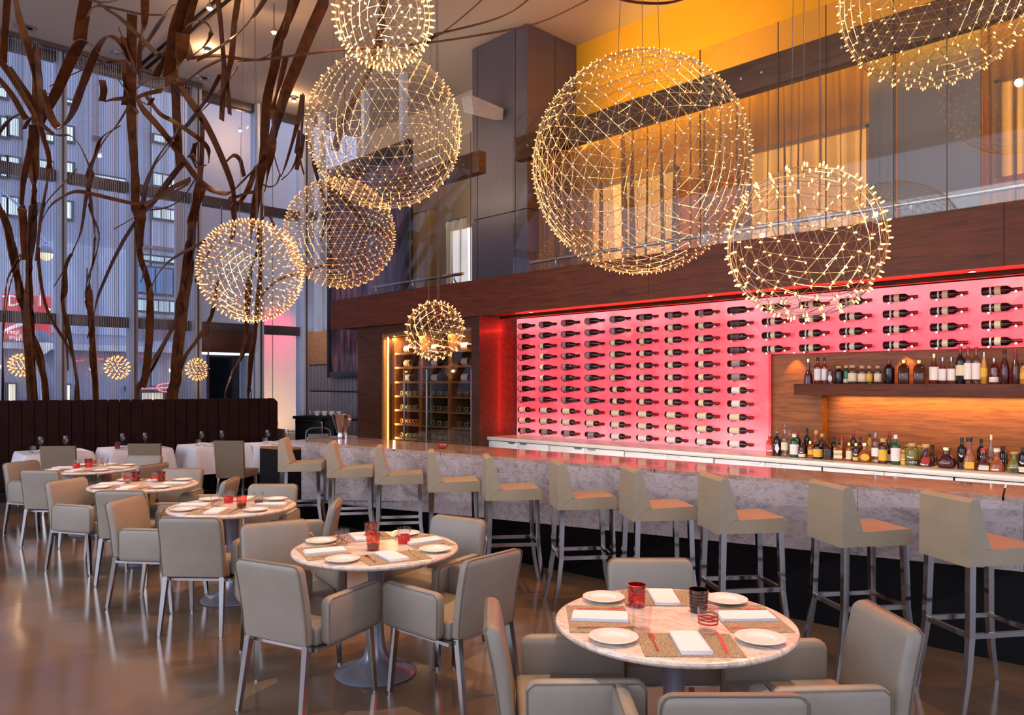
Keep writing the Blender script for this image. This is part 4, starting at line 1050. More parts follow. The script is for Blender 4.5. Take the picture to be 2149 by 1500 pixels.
# ---------------------------------------------------------------- bar stools
def make_stool():
    t = thing('bar_stool', '', 'bar stool', (0,0,0), 0, 'bar stools along the stone bar')
    W_ = .182
    prof = [(-.22,.75),(.22,.75),(.225,.76),(.223,.832),(.21,.845),(-.10,.834),(-.22,.83)]
    st = obj('seat', MB().prism([(y,z) for y,z in prof], -W_, W_, 'x'), M['leather_stool'], t, smooth=False)
    bp_ = [(-.227,.746),(-.13,.834),(-.095,.84),(-.123,.92),(-.147,1.02),(-.163,1.085),(-.177,1.098),(-.207,1.096),(-.221,1.08),(-.227,.97)]
    bm_ = MB().prism(bp_, -W_-.002, W_+.002, 'x')
    obj('backrest', bm_, M['leather_stool'], t, smooth=False)
    for sx in (-1, 1):
        for sy in (-1, 1):
            x0, y0 = sx*(W_-.03), sy*.19
            mb = MB()
            a, b_, c = Vector((x0,y0,.75)), Vector((sx*(W_-.022),sy*.20,.38)), Vector((sx*(W_-.0),sy*.262,0))
            rings = []
            for p, w_ in ((a,.036),(b_,.034),(Vector((sx*(W_-.012),sy*.222,.2)),.030),(c,.024)):
                rings.append([(p.x-w_/2,p.y-w_/2,p.z),(p.x+w_/2,p.y-w_/2,p.z),(p.x+w_/2,p.y+w_/2,p.z),(p.x-w_/2,p.y+w_/2,p.z)])
            obj('leg', mb.loft(rings), M['steel'], t, smooth=False)
    f = W_-.022
    for a, c in (((-f,.2,.385),(f,.2,.385)), ((-f,-.2,.385),(f,-.2,.385)), ((-f,-.2,.385),(-f,.2,.385)), ((f,-.2,.385),(f,.2,.385))):
        obj('footrest', MB().bar(a, c, .02, .026), M['steel'], t, smooth=False)
    return t
st0 = make_stool()
stools = [(600,690,987), (692,790,1000), (795,893,1014), (905,1013,1030), (1025,1142,1047), (1175,1299,1066), (1328,1468,1089), (1495,1667,1115), (1706,1915,1141), (1960,2190,1180)]
for i, (xa, xb, yb_) in enumerate(stools):
    Dn = F*(E-.75)/(yb_-CY)          # near side of the seat
    fx, fy = 1, .13
    if i >= 8: fx, fy = .985, .17
    n_ = math.hypot(fx, fy); fx /= n_; fy /= n_
    xc = ((xa+xb)/2-CX)/F*Dn
    if i >= 8: xc = (xb-CX)/F*Dn-.22*fx
    c_ = P(xc-fy*.182, Dn+.182*fx, 0)+Vector((.035,-.06 if i else -.11,0))
    lab = f'cream leather bar stool on chrome legs, {ordinal(i+1)} from the left along the bar'
    if i == 0: st0.location = c_; st0.rotation_euler = (0,0,yaw_to(fx,fy)); st0['label'] = lab
    else: dup(st0, c_, yaw_to(fx,fy), lab)

# ---------------------------------------------------------------- round tables
TR_ = .483; TZH = .735
def make_table():
    t = thing('round_table', '', 'table', (0,0,0), 0, 'round marble tables')
    obj('table_top', MB().lathe([(0,.703),(.455,.703),(.472,.708),(.481,.716),(.483,.722),(.480,.730),(.472,.7345),(.46,.735),(0,.735)], 64), M['marble_top'], t)
    obj('pedestal', MB().lathe([(0,0),(.232,0),(.238,.006),(.228,.016),(.17,.032),(.11,.056),(.072,.10),(.055,.16),(.046,.25),(.043,.40),(.047,.55),(.058,.66),(.075,.70),(0,.70)], 40), M['pedestal'], t)
    return t
tb0 = make_table()
for k, (x, y) in enumerate(TC):
    lab = f'round pale marble table on a silver trumpet base, {TN[k]}'
    if k == 0: tb0.location = P(x, y); tb0['label'] = lab
    else: dup(tb0, P(x, y), .5*k, lab)
# light fittings in the ceiling that pick out each table
for k, (x, y) in enumerate(TC):
    c_ = P(x, y, CEIL)
    lamp('table_spot', 'SPOT', (c_.x+.15, c_.y+.1, CEIL-.06), 860 if k else 960, (1,.70,.54), (c_.x, c_.y, .73), .04, angle=14, blend=.6)

# ---------------------------------------------------------------- tableware
def mesh_of(mb, m, name, smooth=True, ang=38):
    me = mb.mesh(name, smooth, ang); me.materials.append(m); return me
ME = {}
ME['plate'] = mesh_of(MB().lathe([(0,.0),(.055,.0),(.062,.004),(.090,.014),(.093,.017),(.090,.018),(.058,.012),(.054,.006),(.050,.005),(0,.005)], 36), M['china'], 'plate')
nb2 = MB()
for i in range(4): nb2.box(-.115+.002*i, .115-.001*i, -.055+.001*i, .055, .0034*i, .0034*i+.0032, .0014, 1)
nb2.box(-.115, .115, -.0565, -.0525, 0, .0134, .001, 1)
ME['napkin'] = mesh_of(nb2, M['napkin'], 'napkin')
ME['placemat'] = mesh_of(MB().box(-.178, .178, -.125, .125, 0, .003), M['mat_woven'], 'placemat', False)
fk = MB().prism([(-.004,-.1),(.004,-.1),(.005,-.085),(.0025,-.02),(.004,.03),(.010,.045),(.011,.055),(-.011,.055),(-.010,.045),(-.004,.03),(-.0025,-.02),(-.005,-.085)], 0, .0028, 'z')
for i in range(4): fk.box(-.0105+.0058*i, -.0072+.0058*i, .054, .098, 0, .0028)
ME['fork'] = mesh_of(fk, M['silver'], 'fork', False)
ME['knife'] = mesh_of(MB().prism([(-.006,-.11),(.006,-.11),(.007,-.02),(.004,0),(.009,.01),(.009,.09),(.004,.112),(-.003,.118),(-.004,.0),(-.007,-.02)], 0, .0035, 'z'), M['silver'], 'knife', False)
def tumbler_mesh(h=.095, r0=.033, r1=.041):
    return MB().lathe([(0,0),(r0,0),(r0+.002,.004),(r1,h),(r1-.0025,h),(r0-.001,.010),(0,.010)], 24)
def bands(zs, h=.095, r0=.033, r1=.041, wob=0, n=24, th=.0012, hb=.006):
    mb = MB()
    for z in zs:
        rr = lambda zz: r0+.002+(r1-r0-.002)*zz/h
        mb.lathe([(rr(z-hb/2)-.0005,z-hb/2),(rr(z)+th,z-hb/2),(rr(z)+th,z+hb/2),(rr(z+hb/2)-.0005,z+hb/2)], n)
    return mb
gl_red = thin_glass('red_glass', (.80,.05,.04), .10); gl_dark = thin_glass('dark_plum_glass', (.16,.05,.06), .12); gl_pink = thin_glass('rose_glass', (.95,.55,.45), .1)
m_red = mat('red_enamel', lin(196,26,22), .25); m_plum = mat('plum_enamel', lin(58,14,22), .25); m_white = mat('white_enamel', lin(236,220,214), .3)
ME['tumbler'] = mesh_of(tumbler_mesh(), M['tumbler'], 'tumbler'); ME['tumbler_red'] = mesh_of(tumbler_mesh(), gl_red, 'tumbler_red')
ME['tumbler_dark'] = mesh_of(tumbler_mesh(), gl_dark, 'tumbler_dark'); ME['tumbler_pink'] = mesh_of(tumbler_mesh(), gl_pink, 'tumbler_pink')
ME['stripes'] = mesh_of(bands([.038,.052,.066]), m_red, 'stripes'); ME['stripes_plum'] = mesh_of(bands([.022,.036,.05,.064,.078]), m_plum, 'stripes_plum')
ME['dip_red'] = mesh_of(MB().lathe([(.0352,.004),(.0385,.050),(.0375,.052),(.030,.052),(.030,.012),(.030,.006)], 24), m_red, 'dip_red')
ME['dip_dark'] = mesh_of(MB().lathe([(0,.0105),(.0315,.0105),(.034,.034),(0,.034)], 24), m_plum, 'dip_dark')
dt2 = MB(); rg = random.Random(5)
for i in range(16):
    a = 2*PI*i/16; z = .02+.055*((i*7) % 5)/5
    r_ = .0355+.006*z/.095
    dt2.lathe([(0,-.002),(.005,0),(0,.002)], 8, Matrix.Translation((r_*math.cos(a), r_*math.sin(a), z)) @ Matrix.Rotation(a, 4, 'Z') @ Matrix.Rotation(R(90), 4, 'Y'))
ME['dots'] = mesh_of(dt2, m_red, 'dots'); ME['dots_plum'] = ME['dots'].copy(); ME['dots_plum'].materials[0] = m_plum
def put(name, me, label, cat, loc, rz=0, group=None, parts=()):
    o = obj(name, me, None, None, loc, rz); tag(o, label, cat, group)
    for pn, pm in parts: obj(pn, pm, None, o)
    return o
def side8(dx, dy):
    a = math.degrees(math.atan2(dx, dy)) % 360     # 0 = away from the camera, 90 = right
    return ['far', 'far right', 'right-hand', 'near right', 'near', 'near left', 'left-hand', 'far left'][int(((a+22.5) % 360)//45)]
def rel(k, v):
    c_ = P(*TC[k]); d = v-c_; return (C_*d.x+S_*d.y, -S_*d.x+C_*d.y)
rgw = random.Random(21)
tz = [0, .49, .0, .05, -.04]         # turn of each laid table (camera axes)
glasses = {
 0: [(1336,1272,'tumbler_red','stripes','solid red tumbler'), (1466,1283,'tumbler_dark','stripes_plum','dark plum striped tumbler'), (1486,1326,'tumbler','stripes','clear tumbler with red bands'), (1346,1322,'tumbler',None,'plain clear tumbler')],
 1: [(718,1144,'tumbler','dots','clear tumbler with small dots'), (778,1128,'tumbler_pink','dots_plum','rose tumbler with plum spots behind the dark footed one'), (783,1154,'tumbler_pink','dip_dark','rose tumbler with dark foot'), (848,1140,'tumbler','dip_red','clear tumbler with red lower half')],
 2: [(453,1063,'tumbler','dots','clear tumbler with red specks'), (480,1055,'tumbler','dip_red','tumbler filled with red'), (507,1066,'tumbler_pink','dip_dark','rose tumbler with dark foot'), (543,1058,'tumbler','dip_dark','clear tumbler with dark foot')],
 3: [(268,1014,'tumbler','stripes','cream tumbler with red band'), (285,1010,'tumbler_red',None,'solid red tumbler'), (325,1012,'tumbler','stripes','clear tumbler with red stripes'), (338,1010,'tumbler_red','dip_dark','dark red tumbler')],
 4: [(160,982,'tumbler','dip_red','tumbler half filled with red'), (186,980,'tumbler_red','dip_red','red tumbler'), (196,979,'tumbler','stripes','clear tumbler with red band'), (220,978,'tumbler','dots_plum','white tumbler with plum spots')]}
for k in range(5):
    x0, y0 = TC[k]
    for q in range(4):
        a = tz[k]+q*PI/2+rgw.uniform(-.05,.05)
        u = (math.sin(a), -math.cos(a)); v = (math.cos(a), math.sin(a))     # u: out towards the guest, v: to the guest's right
        def spot(r_, s_, z=TZH): return P(x0+u[0]*r_+v[0]*s_, y0+u[1]*r_+v[1]*s_, z)
        rz = yaw_to(-u[0], -u[1])
        sd = side8(u[0], u[1]); sl = f'{sd} place of the {TN[k]}'
        put('placemat', ME['placemat'], f'tan woven placemat at the {sl}', 'placemat', spot(.306, 0), rz, 'woven placemats')
        put('napkin', ME['napkin'], f'folded white napkin at the {sl}', 'napkin', spot(.30, rgw.uniform(-.012,.012), TZH+.003), rz+PI/2+rgw.uniform(-.1,.1), 'folded napkins')
        put('fork', ME['fork'], f'silver fork at the {sl}', 'fork', spot(.29, -.125, TZH+.003), rz+rgw.uniform(-.08,.08), 'forks')
        put('knife', ME['knife'], f'silver knife at the {sl}', 'knife', spot(.29, .125, TZH+.003), rz+rgw.uniform(-.12,.12), 'knives')
        a2 = a-PI/4-.02
        pu = (math.sin(a2), -math.cos(a2))
        put('side_plate', ME['plate'], f'small white side plate at the {side8(*pu)} edge of the {TN[k]}', 'plate', P(x0+pu[0]*.375, y0+pu[1]*.375, TZH+.001), 0, 'white side plates')
    for px, py, gm, deco, lb in glasses[k]:
        v_ = onZ(px, py, TZH)
        put('tumbler', ME[gm], f'{lb} on the {TN[k]}', 'glass', v_, rgw.uniform(0,6), 'coloured tumblers', [('decoration', ME[deco])] if deco else ())

# ---------------------------------------------------------------- white cloth tables and dining chairs by the banquette
def cloth_mesh(hx=.40, hy=.40, over=.40, h=.762, seed=1):
    mb = MB(); n = 40; rg = random.Random(seed); g = []
    L_ = hx+over
    for i in range(n+1):
        row = []
        for j in range(n+1):
            u_ = -L_+2*L_*i/n; v_ = -L_+2*L_*j/n
            ex, ey = max(abs(u_)-hx, 0), max(abs(v_)-hy, 0); sx, sy = math.copysign(1,u_), math.copysign(1,v_)
            drop = math.hypot(ex, ey)
            x = min(abs(u_), hx)+ex*.20 + (.015*math.sin(v_*22+seed)*ex/over if ex and not ey else 0); y = min(abs(v_), hy)+ey*.20 + (.015*math.sin(u_*20+seed*2)*ey/over if ey and not ex else 0)
            z = h-drop*.97-(.10*min(ex,ey)/over if ex and ey else 0)
            if drop > 0: x += .006; y += .006
            row.append(mb.bm.verts.new((sx*x, sy*y, z)))
        g.append(row)
    for i in range(n):
        for j in range(n): mb.bm.faces.new((g[i][j], g[i+1][j], g[i+1][j+1], g[i][j+1]))
    return mb.mesh('cloth', True, 60)
def wineglass():
    return MB().lathe([(0,0),(.034,0),(.034,.003),(.006,.007),(.0038,.02),(.0038,.085),(.010,.095),(.030,.112),(.039,.14),(.040,.165),(.033,.205),(.032,.205),(.038,.165),(.036,.14),(.028,.115),(.004,.10)], 18)
ME['wineglass'] = mesh_of(wineglass(), M['tumbler'], 'wineglass')
ctn = ['leftmost', 'second', 'third', 'rightmost one along the banquette']
corners = [onZ(51,955,.76), onZ(233,946,.76), onZ(408,939,.76), onZ(553,935.5,.76)]
far = [onZ(622,907,.76), onZ(752,916,.76)]
def cloth_table(c_, rz, lab, seed):
    t = thing('dining_table', 'black pedestal table under the white cloth: '+lab, 'table', c_, rz, 'tables under white cloths')
    obj('top', MB().box(-.395,.395,-.395,.395,.72,.757), M['black'], t, smooth=False); obj('column', MB().lathe([(0,0),(.26,0),(.26,.02),(.05,.04),(.045,.72),(0,.72)], 20), M['black'], t)
    o = obj('tablecloth', cloth_mesh(seed=seed), M['cloth'], None, c_, rz); tag(o, 'white linen tablecloth with pointed hanging corners: '+lab, 'tablecloth', 'white tablecloths')
ang = -.06
ctr = []
for k, v_ in enumerate(corners):
    c_ = Vector((v_.x-.31, v_.y+.41, 0)); ctr.append(c_)
    lab = f'{ctn[k]} of the cloth tables' if k < 3 else 'rightmost along the banquette'
    cloth_table(c_, ang, lab, k+1)
    lamp('cloth_spot', 'SPOT', (c_.x+.2, c_.y, CEIL-.06), 640, (1,.74,.62), (c_.x, c_.y, .75), .04, angle=13, blend=.6)
    for s, dy in ((0, -.13), (1, .16)):
        put('wine_glass', ME['wineglass'], f"stemmed wine glass, {('left','right')[s]} one on the {lab}", 'wine glass', (c_.x-.12+.05*s, c_.y+dy, .762), 0, 'wine glasses on cloth tables')
    if k in (0, 2): put('tumbler', ME['tumbler'], f'clear tumbler on the {lab}', 'glass', (c_.x+.10, c_.y-.27, .762), 0, 'tumblers on cloth tables', [('decoration', ME['dots_plum'])] if k == 0 else ())
    if k in (1, 3): put('tumbler', ME['tumbler_red' if k == 1 else 'tumbler'], f"{'red' if k==1 else 'clear'} tumbler on the {lab}", 'glass', (c_.x+.02, c_.y-.24, .762), 0, 'tumblers on cloth tables')
    for s in (-1, 1):
        put('side_plate', ME['plate'], f"white side plate on the {'near' if s > 0 else 'window'} side of the {lab}", 'plate', (c_.x+.24*s, c_.y-.16*s, .763), 0, 'plates on cloth tables')
        put('napkin', ME['napkin'], f"folded white napkin on the {'near' if s > 0 else 'window'} side of the {lab}", 'napkin', (c_.x+.24*s, c_.y+.04*s, .763), 0, 'napkins on cloth tables')
for k, v_ in enumerate(far):
    c_ = Vector((v_.x-.41+.36*k, v_.y-.35*k, 0)); lab = ('set far back beside the banquette end', 'far behind the bar, right of the ice bucket')[k]
    cloth_table(c_, 0, lab, 7+k)
    put('side_plate', ME['plate'], f'white side plate on the cloth table, {lab}', 'plate', (c_.x+.2, c_.y, .763), 0, 'plates on cloth tables')
put('wine_glass', ME['wineglass'], 'stemmed wine glass on the far cloth table right of the banquette end', 'wine glass', (far[0].x-.25, far[0].y-.28, .762), 0, 'wine glasses on cloth tables')
dcl = mat('mushroom_fabric', lin(128,110,88), .7, var=.06, scale=10)
def make_dining():
    t = thing('dining_chair', '', 'chair', (0,0,0), 0, 'dining chairs at the cloth tables')
    obj('backrest', MB().hexa([(-.20,-.235,.36),(.20,-.235,.36),(.20,-.175,.36),(-.20,-.175,.36),(-.215,-.285,.89),(.215,-.285,.89),(.215,-.24,.89),(-.215,-.24,.89)]), dcl, t, smooth=False)
    obj('seat', MB().box(-.21,.21,-.18,.24,.36,.46,.015), dcl, t)
    for sx in (-1,1):
        for sy in (-1,1): obj('leg', MB().bar((sx*.18,sy*.19,.36),(sx*.19,sy*.23-.01,0),.034,.034,.026,.026), M['steel'], t, smooth=False)
    return t
dc = make_dining()
for i, (px, py, fx, fy, lb) in enumerate(((126,935,-.10,1,'leftmost cloth table'), (307,930,-.02,1,'second cloth table from left'), (484,924,.10,1,'third cloth table from left'), (591,899,.75,.65,'far cloth table beyond the banquette end'))):
    D_ = F*(E-.89)/(py-CY); n_ = math.hypot(fx,fy); v_ = at(px, py, D_); xc, yc = (px-CX)/F*D_, D_
    c_ = P(xc+.21*fx/n_, yc+.21*fy/n_); lab = f'mushroom fabric side chair, high square back, at the {lb}'
    if i == 3: lab = 'mushroom fabric side chair at the far cloth table beyond the banquette end'
    if i == 0: dc.location = c_; dc.rotation_euler = (0,0,yaw_to(fx,fy)); dc['label'] = lab
    else: dup(dc, c_, yaw_to(fx,fy), lab)
# ---------------------------------------------------------------- wine bottles on the glowing wall
AX = Matrix.Rotation(R(90), 4, 'Y')
burg = [(0,0),(.036,0),(.041,.006),(.041,.115),(.039,.15),(.030,.19),(.019,.225),(.0145,.245),(.0145,.29),(.016,.292),(.016,.303),(0,.303)]
bord = [(0,0),(.034,0),(.038,.006),(.038,.185),(.034,.20),(.020,.217),(.0145,.228),(.0145,.29),(.016,.292),(.016,.303),(0,.303)]
def lab_band(r_, z0, z1, a0=-1.9, a1=1.9): return MB().lathe([(r_,z0),(r_+.0006,z0),(r_+.0006,z1),(r_,z1)], 16, AX @ Matrix.Rotation(PI/2, 4, 'Z'))
def wine_meshes(kind, lab):
    pr = burg if kind == 'b' else bord
    g = mesh_of(MB().lathe(pr, 18, AX), M['bottle_dark'], 'wine_glass_body')
    r_ = .0412 if kind == 'b' else .0382
    if lab == 'two':
        l = mesh_of(MB().lathe([(r_,.10),(r_+.0006,.10),(r_+.0006,.148),(r_,.148)], 16, AX), M['paper'], 'label')
        l2 = mesh_of(MB().lathe([(r_,.062),(r_+.0006,.062),(r_+.0006,.076),(r_,.076)], 16, AX), M['paper_white'], 'label')
        ls = [l, l2]
    elif lab == 'dark':
        ls = [mesh_of(MB().lathe([(r_,.04),(r_+.0006,.04),(r_+.0006,.15),(r_,.15)], 16, AX), mat('charcoal_label', lin(74,58,60), .6), 'label')]
        ls.append(mesh_of(MB().lathe([(r_+.0005,.085),(r_+.001,.085),(r_+.001,.097),(r_+.0005,.097)], 16, AX), M['black_cap'], 'label'))
    else:
        z0, z1 = {'b': (.018,.085), 's': (.05,.115), 'w': (.03,.15), 'm': (.055,.155)}[lab[0]]
        ls = [mesh_of(MB().lathe([(r_,z0),(r_+.0006,z0),(r_+.0006,z1),(r_,z1)], 16, AX), M[{'g':'paper_grey','c':'paper','w':'paper_white'}[lab[1]]], 'label')]
    cp = mesh_of(MB().lathe([(.0155,.235 if kind == 'd' else .236),(.0165,.237),(.0168,.303),(0,.3045)], 14, AX), M['foil_dark' if kind == 'b' else 'foil_red'], 'capsule')
    return g, ls, cp
pegm = mesh_of(MB().lathe([(0,0),(.005,0),(.005,.09),(.011,.092),(.011,.096),(0,.096)], 8, Matrix.Rotation(R(90), 4, 'X')), M['steel'], 'peg')
WM = {}
def wall_bottle(X, z, kind, lab, label):
    key = (kind, lab)
    if key not in WM: WM[key] = wine_meshes(kind, lab)
    g, ls, cp = WM[key]
    o = thing('wine_bottle', label, 'wine bottle', (X-.15, YB-.052, z), 0, 'wine bottles on the glowing wall')
    obj('glass_body', g, None, o)
    for l in ls: obj('label', l, None, o)
    obj('capsule', cp, None, o)
    for dx in (.06, .265):
        p_ = obj('peg', pegm, None, o); p_.location = (dx, .052, -.047 if dx < .1 else -.022)
for c in range(15):
    X = -7.596+.4155*c
    for r_ in range(11 if c < 9 else 4):
        z = 2.507-.1485*r_
        if c >= 9: kind, lab = 'd', 'two'
        elif r_ >= 10: kind, lab = 'd', 'ww' if c > 3 else 'mg'
        elif r_ >= 8: kind, lab = 'd', 'wc'
        elif c == 8: kind, lab = 'd', ('dark' if r_ < 4 else 'mw' if r_ > 5 else 'mg')
        elif c >= 5 or (c == 4 and r_ >= 6): kind, lab = 'd', ('sc' if r_ > 0 else 'sg')
        elif (c == 1 and 2 <= r_ <= 5) or (c == 4 and r_ > 1): kind, lab = 'b', 'bc'
        else: kind, lab = 'b', 'bg'
        if lab[0] == 'b' and lab not in ('bc','bg'): lab = 'bg'
        wall_bottle(X, z, kind, lab, f'wine bottle on the glowing red wall, {ordinal(r_+1)} row down, {ordinal(c+1)} column from the left')

# ---------------------------------------------------------------- spirit bottles
def liquid(name, tint, refl=.10): return thin_glass(name, tint, refl)
G = {'amber': mat('amber_spirit', lin(150,74,20), .08, spec=.7, var=.2, scale=20), 'brown': mat('brown_spirit', lin(70,28,12), .08, spec=.7, var=.2), 'dark': mat('dark_spirit', lin(26,14,12), .08, spec=.7), 'green': mat('green_gin_glass', lin(20,78,40), .08, spec=.7),
     'clear': liquid('clear_spirit', (.86,.82,.76)), 'rose': liquid('rose_spirit', (.9,.45,.36)), 'red': mat('red_liqueur', lin(120,24,14), .08, spec=.7), 'gold': mat('gold_spirit', lin(196,140,48), .08, spec=.7, var=.2), 'olive': mat('olive_tequila', lin(120,112,50), .08, spec=.7),
     'plum': mat('plum_spirit', lin(74,20,20), .08, spec=.7)}
CAPS = {'black': M['black_cap'], 'red': M['red_cap'], 'cork': M['cork'], 'gold': M['gold'], 'steel': M['steel'], 'white': M['paper_white'], 'foil': M['foil_dark']}
LBL = {'w': M['paper_white'], 'c': M['paper'], 'y': M['paper_yellow'], 'r': M['paper_red'], 'g': M['paper_grey'], 'k': M['black_cap'], 'n': None}
def profile(shape, h, r_):
    nk = max(.011, r_*.34)
    if shape == 'tall': return [(0,0),(r_*.94,0),(r_,.006),(r_,h*.60),(r_*.93,h*.66),(nk*1.15,h*.76),(nk,h*.80),(nk,h*.92)]
    if shape == 'slope': return [(0,0),(r_*.94,0),(r_,.006),(r_,h*.42),(r_*.8,h*.56),(nk*1.2,h*.74),(nk,h*.80),(nk,h*.92)]
    if shape == 'stout': return [(0,0),(r_*.96,0),(r_,.006),(r_,h*.66),(r_*.9,h*.74),(nk*1.4,h*.80),(nk*1.2,h*.82),(nk*1.2,h*.9)]
    if shape == 'round': return [(0,0),(r_*.7,0),(r_*.92,h*.07),(r_,h*.22),(r_*.92,h*.40),(r_*.66,h*.54),(nk*1.2,h*.64),(nk,h*.70),(nk,h*.88)]
    if shape == 'bell': return [(0,0),(r_,0),(r_*1.0,h*.12),(r_*.9,h*.32),(r_*.55,h*.46),(nk*1.1,h*.58),(nk,h*.64),(nk*1.1,h*.9)]
    return [(0,0),(r_,0),(r_,h*.62),(nk*1.3,h*.74),(nk,h*.78),(nk,h*.92)]
def spirit(name, loc, h, r_, shape, glass, cap, lab, label, group, face, pour=False, flat=1.0, txt=None):
    o = thing(name, label, 'bottle', loc, face, group)
    sq = shape in ('square', 'flat')
    pr = profile('stout' if sq else shape, h, r_)
    if sq:
        rings = []
        for rr, z in pr[1:]:
            k = 1.0 if z < h*.75 else .85
            rings.append([(x, y*flat, z) for x, y in rrect(rr*.95, rr*.95*(1 if z < h*.75 else 1/flat), rr*(.25 if z < h*.7 else .95), n=2)])
        obj('glass_body', MB().loft(rings), G[glass], o, ang=50)
    else:
        obj('glass_body', MB().lathe(pr+[(0,pr[-1][1])], 14, Matrix.Diagonal((1,flat,1,1))), G[glass], o, ang=50)
    nr = pr[-1][0]
    ck = {'cork': 1.5, 'gold': 1.3}.get(cap, 1.12)
    if pour:
        obj('pourer', MB().lathe([(0,h*.9),(nr*1.1,h*.9),(nr*1.1,h*.96),(.004,h*1.0),(.003,h*1.12),(0,h*1.12)], 10), CAPS['steel'], o)
    elif cap == 'ball':
        obj('stopper', MB().lathe([(0,h*.86),(nr,h*.87),(nr*1.6,h*.92),(nr*1.7,h*.95),(nr*1.3,h*.99),(0,h)], 12), CAPS['cork'], o)
    else:
        obj('cap', MB().lathe([(nr*1.02,h*.86),(nr*ck,h*.86),(nr*ck,h*.995),(0,h)], 12), CAPS[cap], o)
    if lab and LBL[lab[0]] is not None:
        z0, z1 = {'full': (.12,.56), 'low': (.06,.26), 'mid': (.22,.5), 'oval': (.12,.48), 'dia': (.1,.5)}[lab[1]]
        if lab[1] in ('oval', 'dia') or sq or shape in ('round','bell'):
            zc = h*(z0+z1)/2*(.9 if shape in ('round','bell') else 1); hr = h*(z1-z0)/2; wr = r_*.62 if shape != 'square' else r_*.8
            n = 4 if lab[1] == 'dia' else (16 if lab[1] == 'oval' or shape == 'round' else 4)
            pts = [(wr*math.cos(2*PI*i/n), zc+hr*math.sin(2*PI*i/n)) for i in range(n)] if n != 4 or lab[1] == 'dia' else [(-wr,zc-hr),(wr,zc-hr),(wr,zc+hr),(-wr,zc+hr)]
            obj('label', MB().prism(pts, -r_*flat*1.03-.002, -r_*flat*.80), LBL[lab[0]], o, smooth=False)
            yf = -r_*flat*1.03-.003
        else:
            obj('label', MB().lathe([(r_,h*z0),(r_+.0008,h*z0),(r_+.0008,h*z1),(r_,h*z1)], 10, None, R(200), R(340)), LBL[lab[0]], o)
            zc = h*(z0+z1)/2; yf = -r_-.002
        if txt:
            cu = bpy.data.curves.new('lettering', 'FONT'); cu.body = txt; cu.size = r_*.62; cu.align_x = 'CENTER'; cu.align_y = 'CENTER'; cu.extrude = .0003; cu.resolution_u = 2
            cu.materials.append(M['black_cap'] if lab[0] != 'k' else M['paper_white']); q_ = bpy.data.objects.new('lettering', cu); COL.objects.link(q_); q_.parent = o; q_.location = (0, yf, zc); q_.rotation_euler = (PI/2, 0, 0); to_mesh(q_)
    return o
cname = {'amber':'amber','brown':'brown','dark':'dark','green':'green','clear':'clear','rose':'pink','red':'red','gold':'golden','olive':'greenish','plum':'plum'}
lname = {'w':'white label','c':'cream label','y':'yellow label','r':'red round label','g':'grey label','k':'black label','n':'no label'}
# counter row: crop x, crop top, crop base, crop width, row depth (0 front, 1 behind)
row = [(60,255,410,72,0,'square','rose','red','n',0,None),(120,205,415,62,0,'tall','dark','steel',('w','dia'),1,None),(183,185,417,58,0,'tall','clear','steel',('c','mid'),1,None),(226,215,400,48,1,'tall','clear','steel','n',1,None),(262,228,417,74,0,'stout','green','white',('w','full'),0,None),(291,205,400,50,1,'tall','dark','red','n',0,None),
 (325,300,423,60,0,'stout','brown','black',('c','low'),0,None),(366,185,410,46,1,'tall','dark','black','n',0,None),(394,290,430,58,0,'square','amber','gold',('y','mid'),0,None),(440,200,412,46,1,'tall','amber','cork','n',0,None),(455,285,430,78,0,'stout','dark','black',('y','full'),0,None),(490,225,415,46,1,'tall','brown','cork','n',0,None),
 (535,285,438,80,0,'square','brown','black',('k','mid'),0,None),(588,245,420,52,1,'tall','dark','black','n',0,None),(620,292,440,96,0,'square','amber','black',('c','full'),0,'KNOB'),(652,240,425,44,1,'slope','amber','red','n',0,None),(712,298,448,50,0,'stout','amber','gold',('c','full'),0,None),(748,195,430,48,1,'tall','brown','red','n',0,None),
 (770,300,450,54,0,'stout','brown','gold',('y','low'),0,None),(805,245,432,50,1,'tall','brown','black','n',0,None),(842,298,455,108,0,'round','amber','gold',('y','oval'),0,None),(880,220,436,48,1,'tall','gold','black','n',0,None),(930,208,458,66,0,'stout','clear','steel',('w','mid'),0,None),(990,258,463,70,0,'stout','brown','cork',('y','full'),0,None),
 (1042,198,445,40,1,'tall','brown','red',('w','low'),0,None),(1094,222,464,76,0,'tall','green','white',('w','full'),0,None),(1160,345,468,48,0,'stout','gold','cork',('y','low'),0,None),(1190,305,455,58,1,'stout','olive','ball','n',0,None),(1226,290,473,92,0,'stout','olive','cork',('k','low'),0,'CABO'),(1290,310,460,56,1,'stout','olive','ball','n',0,None),
 (1340,295,478,98,0,'bell','plum','cork',('r','oval'),0,None),(1397,302,465,72,1,'round','brown','black','n',0,None),(1512,318,488,150,0,'round','plum','gold','n',0,None),(1638,230,492,66,0,'tall','dark','black','n',0,None),(1700,232,498,104,0,'bell','amber','black',('y','low'),0,None),(1797,240,478,62,1,'tall','dark','black',('w','low'),0,None),
 (1818,320,505,112,0,'bell','plum','red',('c','low'),0,None),(1878,213,488,66,1,'slope','clear','gold',('c','low'),0,None),(1925,318,508,110,0,'bell','amber','white','n',0,None),(1976,298,490,66,1,'stout','dark','black','n',0,None),(2070,340,512,108,0,'round','olive','ball',('k','low'),0,None),(2140,300,518,70,0,'stout','dark','black',('c','low'),0,None)]
nf = 0
fr_i = [i for i, q in enumerate(row)]
order = sorted(range(len(row)), key=lambda i: row[i][0]); rank = {i: j+1 for j, i in enumerate(order)}
